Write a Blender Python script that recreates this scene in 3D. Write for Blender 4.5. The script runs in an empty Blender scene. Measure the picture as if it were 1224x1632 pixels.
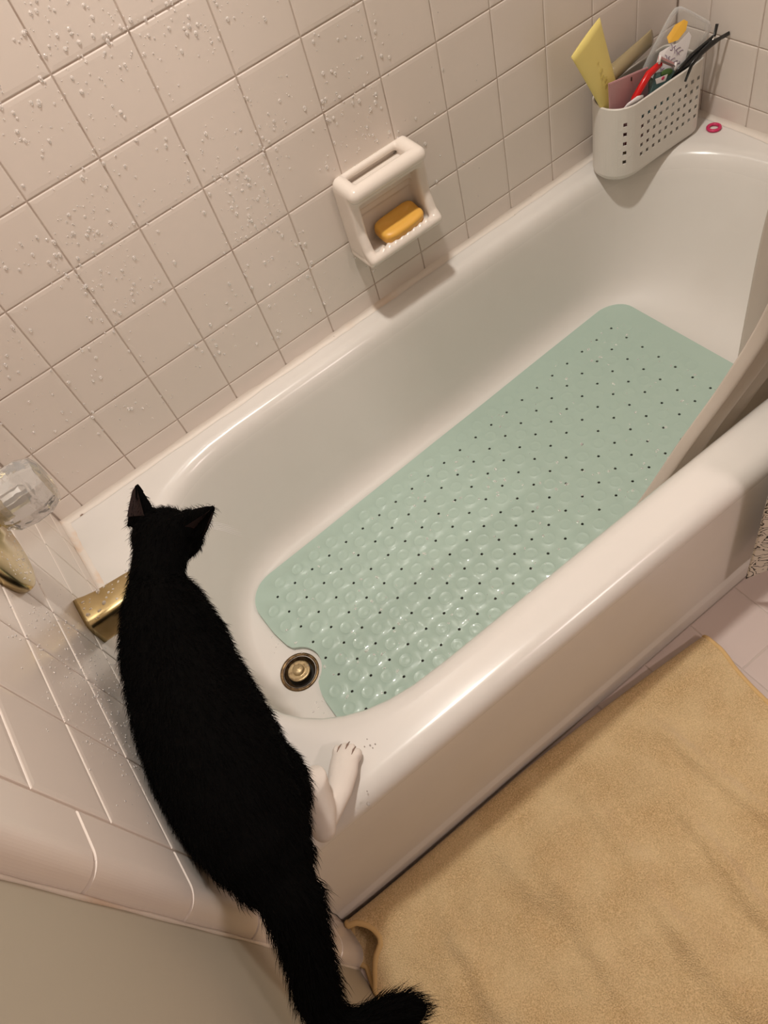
import bpy, bmesh, math, random
import numpy as np
from mathutils import Vector, Matrix, noise
from mathutils.geometry import delaunay_2d_cdt

random.seed(7)
rng = np.random.default_rng(7)
scene = bpy.context.scene
COL = scene.collection
PI = math.pi

# ------------------------------------------------------------------ camera
cam_d = bpy.data.cameras.new('camera')
cam = bpy.data.objects.new('camera', cam_d); COL.objects.link(cam)
F_PX = 1231.4
cam_d.sensor_fit = 'VERTICAL'; cam_d.sensor_height = 36.0
cam_d.lens = F_PX / 1632 * 36.0
cam_d.clip_start = 0.02
CR = Vector((0.78497, -0.57656, -0.22671)); CD = Vector((-0.59326, -0.59410, -0.54323)); CF = Vector((0.17852, 0.56091, -0.80840))
CPOS = Vector((0.1655, -1.0594, 1.3177))
cam.matrix_world = Matrix(((CR.x, -CD.x, -CF.x, CPOS.x), (CR.y, -CD.y, -CF.y, CPOS.y), (CR.z, -CD.z, -CF.z, CPOS.z), (0, 0, 0, 1)))
scene.camera = cam

def hit(u, v, ax, val):
    """World point seen at photo pixel (u, v) on the plane coordinate[ax] = val (used to take real positions)."""
    d = CR * ((u - 612) / F_PX) + CD * ((v - 816) / F_PX) + CF
    t = (val - CPOS[ax]) / d[ax]
    return CPOS + d * t

# ------------------------------------------------------------------ light
vs = scene.view_settings
vs.view_transform = 'Standard'; vs.look = 'None'; vs.gamma = 1.0; vs.use_curve_mapping = False
vs.exposure = -0.05
w = bpy.data.worlds.new('world'); scene.world = w; w.use_nodes = True
w.node_tree.nodes['Background'].inputs[0].default_value = (0.9, 0.8, 0.7, 1)
w.node_tree.nodes['Background'].inputs[1].default_value = 0.05
LAMP = Vector((0.50, -0.39, 2.34))
VAN = Vector((1.15, -2.20, 1.75))
def area(name, loc, rot, size, energy, color, shape='DISK', size_y=None):
    l = bpy.data.lights.new(name, 'AREA'); l.shape = shape; l.size = size
    if size_y: l.size_y = size_y
    l.energy = energy; l.color = color
    o = bpy.data.objects.new(name, l); COL.objects.link(o); o.location = loc; o.rotation_euler = rot
    return o
area('ceiling_lamp_light', LAMP, (0, 0, 0), 0.11, 21.5, (1.0, 0.955, 0.88))
area('vanity_lamp_light', VAN + Vector((0, .06, 0)), (math.radians(65), 0, 0), 0.42, 10.5, (1.0, 0.83, 0.77), 'RECTANGLE', 0.05)

# ------------------------------------------------------------------ helpers
def mesh_from(verts, faces, name='mesh'):
    m = bpy.data.meshes.new(name); m.from_pydata([tuple(v) for v in verts], [], faces); m.update(); return m
def obj(name, me, mat=None, parent=None, smooth=False):
    if isinstance(me, bmesh.types.BMesh):
        b = me; me = bpy.data.meshes.new(name); b.to_mesh(me); b.free()
    o = bpy.data.objects.new(name, me); COL.objects.link(o)
    if mat is not None and len(me.materials) == 0: me.materials.append(mat)
    if parent: o.parent = parent
    if smooth: me.polygons.foreach_set('use_smooth', [True] * len(me.polygons))
    return o
def empty(name, loc=(0, 0, 0)):
    o = bpy.data.objects.new(name, None); COL.objects.link(o); o.location = loc; o.empty_display_size = .02; return o
def tag(o, label, cat, group=None, kind=None):
    o['label'] = label
    if cat: o['category'] = cat
    if group: o['group'] = group
    if kind: o['kind'] = kind
    return o
def struct(o, label=None, cat=None):
    o['kind'] = 'structure'
    if label: o['label'] = label
    if cat: o['category'] = cat
    return o
def keep(o, parent):
    """parent while keeping the mesh where it is (mesh data in world coordinates)"""
    o.parent = parent; o.matrix_parent_inverse = Matrix.Translation(-parent.location); return o
def add_box(bm, lo, hi, bevel=0, seg=2):
    r = bmesh.ops.create_cube(bm, size=1)
    vsb = r['verts']
    for v in vsb:
        v.co = Vector([lo[i] + (v.co[i] + .5) * (hi[i] - lo[i]) for i in range(3)])
    if bevel:
        es = list({e for v in vsb for e in v.link_edges})
        bmesh.ops.bevel(bm, geom=es, offset=bevel, segments=seg, profile=.5, affect='EDGES')
def frame(t, up=Vector((0, 0, 1))):
    t = t.normalized(); lat = t.cross(up)
    if lat.length < 1e-4: lat = t.cross(Vector((0, 1, 0)))
    lat.normalize(); return lat, lat.cross(t).normalized()
def add_tube(bm, pts, ra, rb=None, n=16, cap=True, up=Vector((0, 0, 1)), power=2.0):
    """closed lofted tube; ra lateral radii, rb vertical radii, per point"""
    pts = [Vector(p) for p in pts]
    if not hasattr(ra, '__len__'): ra = [ra] * len(pts)
    if rb is None: rb = ra
    if not hasattr(rb, '__len__'): rb = [rb] * len(pts)
    rings = []
    for i, p in enumerate(pts):
        t = pts[min(i + 1, len(pts) - 1)] - pts[max(i - 1, 0)]
        lat, u = frame(t, up)
        ring = []
        for k in range(n):
            a = 2 * PI * k / n; c, s = math.cos(a), math.sin(a)
            c = math.copysign(abs(c) ** (2 / power), c); s = math.copysign(abs(s) ** (2 / power), s)
            ring.append(bm.verts.new(p + lat * ra[i] * c + u * rb[i] * s))
        rings.append(ring)
    for a, b in zip(rings, rings[1:]):
        for k in range(n): bm.faces.new((a[k], a[(k + 1) % n], b[(k + 1) % n], b[k]))
    if cap:
        bm.faces.new(rings[0][::-1]); bm.faces.new(rings[-1])
    return rings
def add_ellipsoid(bm, c, r, rot=None, sub=3):
    q = bmesh.ops.create_icosphere(bm, subdivisions=sub, radius=1)
    M = Matrix.Translation(c) @ (rot.to_4x4() if rot else Matrix.Identity(4)) @ Matrix.Diagonal((*r, 1))
    for v in q['verts']: v.co = M @ v.co
def add_lathe(bm, prof, origin, axis, n=32, close=True):
    """prof: list of (radius, height along axis)"""
    axis = Vector(axis).normalized(); a, b = frame(axis, Vector((0, 0, 1)) if abs(axis.z) < .9 else Vector((1, 0, 0)))
    rings = []
    for r, h in prof:
        rings.append([bm.verts.new(Vector(origin) + axis * h + (a * math.cos(2 * PI * k / n) + b * math.sin(2 * PI * k / n)) * max(r, 1e-5)) for k in range(n)])
    for p, q in zip(rings, rings[1:]):
        for k in range(n): bm.faces.new((p[k], p[(k + 1) % n], q[(k + 1) % n], q[k]))
    if close:
        bm.faces.new(rings[0][::-1]); bm.faces.new(rings[-1])
    return rings
def fix_normals(bm):
    bmesh.ops.recalc_face_normals(bm, faces=bm.faces[:])
def remesh(bm, voxel, smooth=6, factor=.5):
    fix_normals(bm)
    me = bpy.data.meshes.new('tmp'); bm.to_mesh(me); bm.free()
    o = bpy.data.objects.new('tmp', me); COL.objects.link(o)
    m = o.modifiers.new('r', 'REMESH'); m.mode = 'VOXEL'; m.voxel_size = voxel; m.use_smooth_shade = True
    if smooth:
        s = o.modifiers.new('s', 'SMOOTH'); s.iterations = smooth; s.factor = factor
    dg = bpy.context.evaluated_depsgraph_get()
    out = bpy.data.meshes.new_from_object(o.evaluated_get(dg))
    bpy.data.objects.remove(o); bpy.data.meshes.remove(me)
    return out
def cdt(pts, loops):
    """constrained triangulation; loops: lists of indices (closed). returns verts2d, tris, orig map"""
    edges = [(l[i], l[(i + 1) % len(l)]) for l in loops for i in range(len(l))]
    r = delaunay_2d_cdt([Vector(p[:2]) for p in pts], edges, [], 0, 1e-7)
    return r[0], [tuple(f) for f in r[2]], r[3]
def inside(p, poly):
    x, y = p[0], p[1]; c = False; j = len(poly) - 1
    for i in range(len(poly)):
        xi, yi = poly[i][0], poly[i][1]; xj, yj = poly[j][0], poly[j][1]
        if (yi > y) != (yj > y) and x < (xj - xi) * (y - yi) / (yj - yi) + xi: c = not c
        j = i
    return c

# ------------------------------------------------------------------ materials
def mat(name, color, rough=.4, metal=0., spec=.5, trans=0., ior=1.45, bump=None, noise_col=None, sss=0., coat=0., sheen=0., alpha=1.):
    m = bpy.data.materials.new(name); m.use_nodes = True
    nt = m.node_tree; N = nt.nodes; L = nt.links; b = N['Principled BSDF']
    b.inputs['Base Color'].default_value = (*color, 1); b.inputs['Roughness'].default_value = rough
    b.inputs['Metallic'].default_value = metal; b.inputs['Specular IOR Level'].default_value = spec
    b.inputs['Transmission Weight'].default_value = trans; b.inputs['IOR'].default_value = ior
    b.inputs['Coat Weight'].default_value = coat; b.inputs['Sheen Weight'].default_value = sheen
    b.inputs['Alpha'].default_value = alpha
    if sss:
        b.inputs['Subsurface Weight'].default_value = sss; b.inputs['Subsurface Radius'].default_value = (.01, .006, .004)
    tc = N.new('ShaderNodeTexCoord')
    if bump:
        sc, st, dist = bump[:3]
        t = N.new('ShaderNodeTexNoise'); t.inputs['Scale'].default_value = sc; t.inputs['Detail'].default_value = bump[3] if len(bump) > 3 else 3
        bp = N.new('ShaderNodeBump'); bp.inputs['Strength'].default_value = st; bp.inputs['Distance'].default_value = dist
        L.new(tc.outputs['Object'], t.inputs['Vector']); L.new(t.outputs['Fac'], bp.inputs['Height']); L.new(bp.outputs['Normal'], b.inputs['Normal'])
    if noise_col:
        sc, c2, lo, hi = noise_col
        t = N.new('ShaderNodeTexNoise'); t.inputs['Scale'].default_value = sc; t.inputs['Detail'].default_value = 4
        r = N.new('ShaderNodeMapRange'); r.inputs['From Min'].default_value = lo; r.inputs['From Max'].default_value = hi
        mx = N.new('ShaderNodeMix'); mx.data_type = 'RGBA'
        mx.inputs['A'].default_value = (*color, 1); mx.inputs['B'].default_value = (*c2, 1)
        L.new(tc.outputs['Object'], t.inputs['Vector']); L.new(t.outputs['Fac'], r.inputs['Value'])
        L.new(r.outputs['Result'], mx.inputs['Factor']); L.new(mx.outputs['Result'], b.inputs['Base Color'])
    return m

M = {}
M['tile'] = mat('wall_tile_glaze', (.74, .66, .60), .25, spec=.5, bump=(9, .08, .004, 1))
M['grout'] = mat('grout', (.52, .43, .37), .8, bump=(300, .3, .001), noise_col=(14, (.33, .24, .19), .5, .75))
M['paint'] = mat('painted_wall', (.42, .37, .29), .55, bump=(120, .12, .001))
M['ceil'] = mat('ceiling_paint', (.75, .72, .68), .8, bump=(60, .1, .001))
M['floor_tile'] = mat('floor_tile_glaze', (.62, .52, .48), .3, bump=(60, .1, .001))
M['floor_grout'] = mat('floor_grout', (.58, .50, .45), .85, bump=(300, .3, .001))
M['enamel'] = mat('white_enamel', (.73, .695, .655), .30, spec=.5, bump=(22, .05, .003, 2), noise_col=(5, (.695, .655, .61), .45, .75))
M['ceramic'] = mat('white_ceramic', (.80, .72, .65), .18, spec=.5)
M['brass'] = mat('polished_brass', (.62, .50, .27), .27, metal=1, bump=(40, .05, .002), noise_col=(60, (.54, .42, .20), .4, .7))
M['bronze'] = mat('tarnished_brass', (.26, .17, .085), .42, metal=.8, bump=(160, .4, .001), noise_col=(120, (.09, .055, .03), .4, .65))
M['stopper'] = mat('worn_brass', (.55, .42, .24), .42, metal=.75, bump=(400, .5, .001), noise_col=(120, (.30, .20, .11), .50, .66))
M['black_hole'] = mat('dark_drain_inside', (.02, .016, .012), .7)
M['acrylic'] = mat('clear_acrylic', (.80, .79, .78), .05, trans=.82, ior=1.49, bump=(55, .5, .004, 2))
M['water'] = mat('water', (.97, .94, .92), .03, trans=.66, ior=1.33)
M['mat'] = mat('green_vinyl', (.42, .545, .475), .36, spec=.45, bump=(35, .10, .003, 2), coat=.45)
M['soap'] = mat('amber_soap', (.80, .44, .085), .38, sss=.25, bump=(60, .15, .002))
M['white_plastic'] = mat('white_plastic', (.70, .66, .61), .38)
M['caulk'] = mat('caulk', (.74, .67, .60), .5, bump=(90, .3, .002))
M['fur'] = mat('black_fur', (.0022, .002, .0019), .9, spec=.04, bump=(220, .4, .002))
M['white_fur'] = mat('white_fur', (.74, .67, .61), .8, spec=.1, bump=(260, .15, .001))
M['ear_skin'] = mat('ear_skin', (.022, .013, .012), .7, spec=.15)
M['yellow_tube'] = mat('yellow_plastic', (.80, .66, .22), .35, bump=(25, .1, .002))
M['yellow_ink'] = mat('pale_ink', (.62, .49, .14), .4)
M['olive'] = mat('olive_plastic', (.33, .26, .14), .12, spec=.6, coat=.5)
M['clear'] = mat('clear_plastic', (.93, .93, .92), .04, trans=.94, ior=1.2, spec=.5)
def clear_plastic():
    m = mat('thin_clear_plastic', (.86, .86, .86), .06, spec=.6); nt = m.node_tree; N = nt.nodes; L = nt.links
    t = N.new('ShaderNodeBsdfTransparent'); t.inputs[0].default_value = (.95, .95, .94, 1); mx = N.new('ShaderNodeMixShader'); lw = N.new('ShaderNodeLayerWeight'); lw.inputs[0].default_value = .35
    L.new(lw.outputs['Facing'], mx.inputs[0]); L.new(t.outputs[0], mx.inputs[1]); L.new(N['Principled BSDF'].outputs[0], mx.inputs[2]); L.new(mx.outputs[0], N['Material Output'].inputs['Surface']); return m
M['clear'] = clear_plastic()
M['label_white'] = mat('white_label', (.78, .74, .74), .4)
M['ink_purple'] = mat('purple_ink', (.22, .14, .24), .4)
M['orange'] = mat('orange_sticker', (.85, .48, .07), .4)
M['gel'] = mat('grey_gel', (.45, .52, .53), .15, trans=.45, ior=1.3)
M['dkgreen'] = mat('dark_green_gel', (.10, .13, .09), .12, spec=.6)
M['pink_card'] = mat('dusty_pink_plastic', (.52, .29, .30), .4)
M['red'] = mat('red_plastic', (.62, .012, .012), .25)
M['pink'] = mat('pink_plastic', (.55, .30, .30), .35)
M['steel'] = mat('razor_steel', (.25, .24, .23), .3, metal=1)
M['teal'] = mat('teal_plastic', (.16, .28, .28), .3)
M['green_print'] = mat('green_print', (.07, .16, .035), .4)
M['black_plastic'] = mat('black_plastic', (.01, .01, .01), .22, spec=.6)
M['hot_pink'] = mat('hot_pink_rubber', (.60, .03, .12), .35)
M['eye'] = mat('cat_eye', (.42, .40, .10), .05, coat=1)
M['crease_shade'] = mat('toe_crease_shade', (.26, .17, .13), .8)  # dark colour standing in for shade in the toe clefts
M['dark'] = mat('dark_mark', (.02, .015, .01), .6)
M['lamp_glass'] = mat('lamp_glass', (.9, .85, .78), .4)
M['chrome'] = mat('brushed_metal', (.6, .58, .55), .3, metal=1)

def caulk_stains():
    m = M['caulk']; nt = m.node_tree; N = nt.nodes; L = nt.links; b = N['Principled BSDF']
    tc = N.new('ShaderNodeTexCoord')
    def ramp(scale, lo, hi):
        t = N.new('ShaderNodeTexNoise'); t.inputs['Scale'].default_value = scale; t.inputs['Detail'].default_value = 3
        r = N.new('ShaderNodeMapRange'); r.inputs['From Min'].default_value = lo; r.inputs['From Max'].default_value = hi
        L.new(tc.outputs['Object'], t.inputs['Vector']); L.new(t.outputs['Fac'], r.inputs['Value']); return r
    r1 = ramp(5, .60, .80); r2 = ramp(45, .70, .76)
    m1 = N.new('ShaderNodeMix'); m1.data_type = 'RGBA'; m1.inputs['A'].default_value = (.74, .67, .60, 1); m1.inputs['B'].default_value = (.62, .42, .27, 1)
    m2 = N.new('ShaderNodeMix'); m2.data_type = 'RGBA'; m2.inputs['B'].default_value = (.20, .11, .07, 1)
    L.new(r1.outputs['Result'], m1.inputs['Factor']); L.new(m1.outputs['Result'], m2.inputs['A']); L.new(r2.outputs['Result'], m2.inputs['Factor'])
    L.new(m2.outputs['Result'], b.inputs['Base Color'])
caulk_stains()
M['caulk_stained'] = mat('stained_caulk', (.74, .67, .60), .5, bump=(90, .3, .002), noise_col=(20, (.70, .50, .35), .50, .70))
def worn_enamel():
    # the basin is etched dull by years of cleaning, the rim keeps its gloss
    nt = M['enamel'].node_tree; N = nt.nodes; L = nt.links
    tc = N.new('ShaderNodeTexCoord'); sp = N.new('ShaderNodeSeparateXYZ'); r = N.new('ShaderNodeMapRange')
    r.inputs['From Min'].default_value = .27; r.inputs['From Max'].default_value = .335; r.inputs['To Min'].default_value = .48; r.inputs['To Max'].default_value = .21
    L.new(tc.outputs['Object'], sp.inputs[0]); L.new(sp.outputs['Z'], r.inputs['Value']); L.new(r.outputs['Result'], N['Principled BSDF'].inputs['Roughness'])
worn_enamel()

def towel_mat():
    m = mat('gold_terry', (.62, .42, .19), .95, spec=.1, sheen=.25)
    nt = m.node_tree; N = nt.nodes; L = nt.links; b = N['Principled BSDF']; tc = N.new('ShaderNodeTexCoord')
    n1 = N.new('ShaderNodeTexNoise'); n1.inputs['Scale'].default_value = 520; n1.inputs['Detail'].default_value = 2
    n2 = N.new('ShaderNodeTexNoise'); n2.inputs['Scale'].default_value = 13; n2.inputs['Detail'].default_value = 4
    r1 = N.new('ShaderNodeMapRange'); r1.inputs['From Min'].default_value = .35; r1.inputs['From Max'].default_value = .68
    mx = N.new('ShaderNodeMix'); mx.data_type = 'RGBA'; mx.inputs['A'].default_value = (.52, .35, .165, 1); mx.inputs['B'].default_value = (.80, .58, .32, 1)
    r2 = N.new('ShaderNodeMapRange'); r2.inputs['From Min'].default_value = .35; r2.inputs['From Max'].default_value = .7; r2.inputs['To Max'].default_value = .5
    mx2 = N.new('ShaderNodeMix'); mx2.data_type = 'RGBA'; mx2.inputs['B'].default_value = (.84, .66, .39, 1)
    for n in (n1, n2): L.new(tc.outputs['Object'], n.inputs['Vector'])
    L.new(n1.outputs['Fac'], r1.inputs['Value']); L.new(r1.outputs['Result'], mx.inputs['Factor'])
    L.new(n2.outputs['Fac'], r2.inputs['Value']); L.new(r2.outputs['Result'], mx2.inputs['Factor']); L.new(mx.outputs['Result'], mx2.inputs['A'])
    L.new(mx2.outputs['Result'], b.inputs['Base Color'])
    bp = N.new('ShaderNodeBump'); bp.inputs['Strength'].default_value = .8; bp.inputs['Distance'].default_value = .004
    L.new(n1.outputs['Fac'], bp.inputs['Height']); L.new(bp.outputs['Normal'], b.inputs['Normal'])
    return m
M['towel'] = towel_mat()
M['towel_hem'] = mat('gold_hem', (.66, .45, .21), .85, spec=.1, bump=(300, .3, .001))

def liner_mat():
    m = mat('vinyl_liner', (.80, .73, .66), .35, bump=(14, .15, .004, 2))
    nt = m.node_tree; N = nt.nodes; L = nt.links; b = N['Principled BSDF']; out = N['Material Output']
    tr = N.new('ShaderNodeBsdfTranslucent'); tr.inputs[0].default_value = (.80, .72, .64, 1)
    mx = N.new('ShaderNodeMixShader'); mx.inputs[0].default_value = .4
    L.new(b.outputs[0], mx.inputs[1]); L.new(tr.outputs[0], mx.inputs[2]); L.new(mx.outputs[0], out.inputs['Surface'])
    return m
M['liner'] = liner_mat()
def liner_clear():
    m = M['liner'].copy(); m.name = 'clear_vinyl_liner'; nt = m.node_tree; N = nt.nodes; L = nt.links; out = N['Material Output']
    src = out.inputs['Surface'].links[0].from_socket; t = N.new('ShaderNodeBsdfTransparent'); mx = N.new('ShaderNodeMixShader'); mx.inputs[0].default_value = .45
    L.new(src, mx.inputs[1]); L.new(t.outputs[0], mx.inputs[2]); L.new(mx.outputs[0], out.inputs['Surface']); return m
M['liner_clear'] = liner_clear()

def paisley_mat():
    m = mat('printed_cotton', (.66, .60, .55), .8, spec=.2)
    nt = m.node_tree; N = nt.nodes; L = nt.links; b = N['Principled BSDF']; tc = N.new('ShaderNodeTexCoord')
    nz = N.new('ShaderNodeTexNoise'); nz.inputs['Scale'].default_value = 26
    add = N.new('ShaderNodeMix'); add.data_type = 'RGBA'; add.blend_type = 'ADD'; add.inputs['Factor'].default_value = .06
    v = N.new('ShaderNodeTexVoronoi'); v.inputs['Scale'].default_value = 34; v.feature = 'DISTANCE_TO_EDGE'
    w1 = N.new('ShaderNodeMath'); w1.operation = 'MULTIPLY'; w1.inputs[1].default_value = 16
    w2 = N.new('ShaderNodeMath'); w2.operation = 'SINE'
    w3 = N.new('ShaderNodeMapRange'); w3.inputs['From Min'].default_value = .86; w3.inputs['From Max'].default_value = .98
    mx = N.new('ShaderNodeMix'); mx.data_type = 'RGBA'; mx.inputs['A'].default_value = (.78, .73, .68, 1); mx.inputs['B'].default_value = (.03, .027, .025, 1)
    L.new(tc.outputs['Object'], nz.inputs['Vector']); L.new(tc.outputs['Object'], add.inputs['A']); L.new(nz.outputs['Color'], add.inputs['B'])
    L.new(add.outputs['Result'], v.inputs['Vector']); L.new(v.outputs['Distance'], w1.inputs[0]); L.new(w1.outputs[0], w2.inputs[0]); L.new(w2.outputs[0], w3.inputs['Value'])
    L.new(w3.outputs['Result'], mx.inputs['Factor']); L.new(mx.outputs['Result'], b.inputs['Base Color'])
    return m
M['paisley'] = paisley_mat()

# ------------------------------------------------------------------ the room
PITCH = .1095; Z0 = .397; RIM = .350
XL, XF = -.045, 1.42            # tile faces at the tub's two ends
TH = .006; REC = .0014
YB = -2.30; XP = -.066; ZC = 2.40

def slab(name, lo, hi, m, parent=None):
    bm = bmesh.new(); add_box(bm, lo, hi); return obj(name, bm, m, parent)

floor = struct(slab('floor', (XP - .1, YB - .1, -.1), (XF + .12, .12, -REC), M['floor_grout']), 'pink floor tiles beside the bathtub', 'floor')
wall_back = struct(slab('wall_back', (XP - .1, REC, -.1), (XF + .12, .12, ZC), M['grout']), 'long tiled wall behind the bathtub', 'wall')
wall_left = struct(slab('wall_left', (XP - .1, YB, -.0), (XP, .0, ZC), M['paint']), 'short tiled wall with the tap and a painted stretch', 'wall')
wall_right = struct(slab('wall_right', (XF + REC, YB, 0), (XF + .12, 0, ZC), M['grout']), 'tiled wall behind the white plastic basket', 'wall')
wall_front = struct(slab('wall_front', (XP - .1, YB - .1, 0), (XF + .12, YB, ZC), M['paint']), 'painted wall across the room from the bathtub', 'wall')
ceiling = struct(slab('ceiling', (XP - .1, YB - .1, ZC), (XF + .12, .12, ZC + .1), M['ceil']), 'white painted ceiling over the bathroom', 'ceiling')

_tile = {}
def tile_mesh(wd, ht, m, th=TH, gap=.00075, b=.0017):
    key = (round(wd, 4), round(ht, 4), m.name)
    if key in _tile: return _tile[key]
    x, y = wd / 2 - gap, ht / 2 - gap
    verts = []; faces = []
    for ins, z in ((0, 0), (0, th - b), (b * .3, th - b * .3), (b, th), (b * 4, th + .0003)):
        verts += [(-x + ins, -y + ins, z), (x - ins, -y + ins, z), (x - ins, y - ins, z), (-x + ins, y - ins, z)]
    for r in range(4):
        for k in range(4): faces.append((r * 4 + k, r * 4 + (k + 1) % 4, r * 4 + 4 + (k + 1) % 4, r * 4 + 4 + k))
    faces.append((16, 17, 18, 19))
    me = mesh_from(verts, faces, 'tile'); me.materials.append(m); _tile[key] = me; return me
ROT = {'back': (PI / 2, 0, 0), 'left': (PI / 2, 0, PI / 2), 'right': (PI / 2, 0, -PI / 2), 'floor': (0, 0, 0)}
def place_tile(kind, parent, a0, a1, b0, b1, m):
    me = tile_mesh(a1 - a0, b1 - b0, m); ca, cb = (a0 + a1) / 2, (b0 + b1) / 2
    o = bpy.data.objects.new('tile', me); COL.objects.link(o); o.parent = parent
    o.location = {'back': (ca, TH, cb), 'left': (XL - TH, ca, cb), 'right': (XF + TH, ca, cb), 'floor': (ca, cb, -TH)}[kind]
    rx, ry, rz = ROT[kind]; j = .0022
    o.rotation_euler = (rx + random.uniform(-j, j), ry + random.uniform(-j, j) * .4, rz + random.uniform(-j, j))
    return o
def spans(lo, hi, lines):
    c = [lo] + [l for l in sorted(lines) if lo + .004 < l < hi - .004] + [hi]
    return list(zip(c, c[1:]))
ZTOP = Z0 + 7 * PITCH
zrows = spans(RIM + .001, ZTOP, [Z0 + k * PITCH for k in range(0, 7)])
ylines = [-.0745 - k * PITCH for k in range(7)]     # ... -.7315
YEND = ylines[6]
for a0, a1 in spans(XL + .001, XF - .001, [k * PITCH for k in range(0, 13)]):
    for b0, b1 in zrows: place_tile('back', wall_back, a0, a1, b0, b1, M['tile'])
for a0, a1 in spans(YEND, -.001, ylines):
    for b0, b1 in zrows:
        place_tile('left', wall_left, a0, a1, b0, b1, M['tile']); place_tile('right', wall_right, a0, a1, b0, b1, M['tile'])
# grout bed of the left wall, proud of the painted wall
bed = slab('tile_bed', (XP, YEND - .03, 0), (XL - REC, 0, 2.06), M['grout'], wall_left)
# tile courses higher up, far above the view: one joined field for each wall
def upper_field(kind, parent, lo, hi, lines):
    bm = bmesh.new()
    for a0, a1 in spans(lo, hi, lines):
        for r in range(8):
            b0 = ZTOP + r * PITCH; ca, cb = (a0 + a1) / 2, b0 + PITCH / 2
            me = tile_mesh(a1 - a0, PITCH, M['tile']); n0 = len(bm.verts); bm.from_mesh(me); bm.verts.ensure_lookup_table()
            loc = {'back': (ca, TH, cb), 'left': (XL - TH, ca, cb), 'right': (XF + TH, ca, cb)}[kind]
            T = Matrix.Translation(loc) @ Matrix.Rotation(ROT[kind][2], 4, 'Z') @ Matrix.Rotation(ROT[kind][0], 4, 'X')
            for v in bm.verts[n0:]: v.co = T @ v.co
    o = obj('upper_tile_field', bm, M['tile'], parent); o['kind'] = 'stuff'
upper_field('back', wall_back, XL + .001, XF - .001, [k * PITCH for k in range(0, 13)])
upper_field('left', wall_left, YEND, -.001, ylines)
upper_field('right', wall_right, YEND, -.001, ylines)
# bullnose trim tiles that close the tiled field towards the painted wall
def bullnose_mesh(h):
    prof = [(XL - TH - .006, YEND - .0012), (XL - .0022, YEND - .0012), (XL - .0006, YEND - .0018), (XL, YEND - .0034), (XL, YEND - .036)]
    R = .021
    for k in range(1, 17):
        a = k / 16 * math.radians(86)
        prof.append((XL - R + R * math.cos(a), YEND - .036 - R * math.sin(a) * 1.15))
    prof.append((XP - .0005, prof[-1][1]))
    n = len(prof); g = .0011; b = .0014
    verts = []; faces = []
    cx, cy = XL - .02, YEND - .02
    for z, ins in ((g, .0016), (g + b, 0), (h - g - b, 0), (h - g, .0016)):
        for (x, y) in prof:
            verts.append((x - ins * (1 if x > XL - .02 else .3), y + ins * (1 if y < YEND - .045 else 0), z))
    for r in range(3):
        for i in range(n - 1): faces.append((r * n + i, r * n + i + 1, (r + 1) * n + i + 1, (r + 1) * n + i))
    faces.append(tuple(range(n))[::-1]); faces.append(tuple(range(3 * n, 4 * n)))
    me = mesh_from(verts, faces, 'bullnose_tile'); me.materials.append(M['tile'])
    bm = bmesh.new(); bm.from_mesh(me); fix_normals(bm); bm.to_mesh(me); bm.free()
    return me
BN = .164; bmesh_full = bullnose_mesh(BN)
zz = .616 - 3 * BN
o = obj('bullnose_tile', bullnose_mesh(zz), None, wall_left)
for k in range(0, 8):
    o = obj('bullnose_tile', bmesh_full, None, wall_left); o.location.z = zz + k * BN
# paint-and-caulk bead along the bullnose
bm = bmesh.new(); add_tube(bm, [(XP + .0005, YEND - .0615, z) for z in np.linspace(0, 2.0, 60)], [.0019 + .0005 * math.sin(k * 1.7) for k in range(60)], n=8)
obj('caulk_bead', bm, M['caulk'], wall_left, True)
# lower tiled return of the left wall below rim height, in front of the tub
for k in range(3):
    place_tile('left', wall_left, YEND, -.7235, max(0.001, Z0 - (k + 1) * PITCH), Z0 - k * PITCH - (.0 if k else .047), M['tile'])
# floor tiles
for a0, a1 in spans(XP + .001, XF, [.7075 + k * PITCH for k in range(-8, 8)]):
    for b0, b1 in spans(YB, -.7275, [-.837 - k * PITCH for k in range(0, 14)]):
        place_tile('floor', floor, a0, a1, b0, b1, M['floor_tile'])

# ------------------------------------------------------------------ bathtub
YC = -.345
def basin_loop(x0, x1, y0, y1, an, af, z, n=2.6, K=24, S=20):
    cy, b = (y0 + y1) / 2, (y0 - y1) / 2
    pts = []
    def se(t):
        c, s = math.cos(t), math.sin(t)
        return math.copysign(abs(c) ** (2 / n), c), math.copysign(abs(s) ** (2 / n), s)
    for k in range(K + 1):                      # far end, from front to back
        c, s = se(-PI / 2 + PI * k / K); pts.append((x1 - af + af * c, cy + b * s))
    for k in range(1, S): pts.append((x1 - af + (x0 + an - x1 + af) * k / S, y0))
    for k in range(K + 1):
        c, s = se(PI / 2 + PI * k / K); pts.append((x0 + an + an * c, cy + b * s))
    for k in range(1, S): pts.append((x0 + an + (x1 - af - x0 - an) * k / S, y1))
    return [(p[0], p[1], z) for p in pts]
SLOPE = .034
def fz(x): return .050 + SLOPE * max(0, x - .12)       # basin floor height
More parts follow.
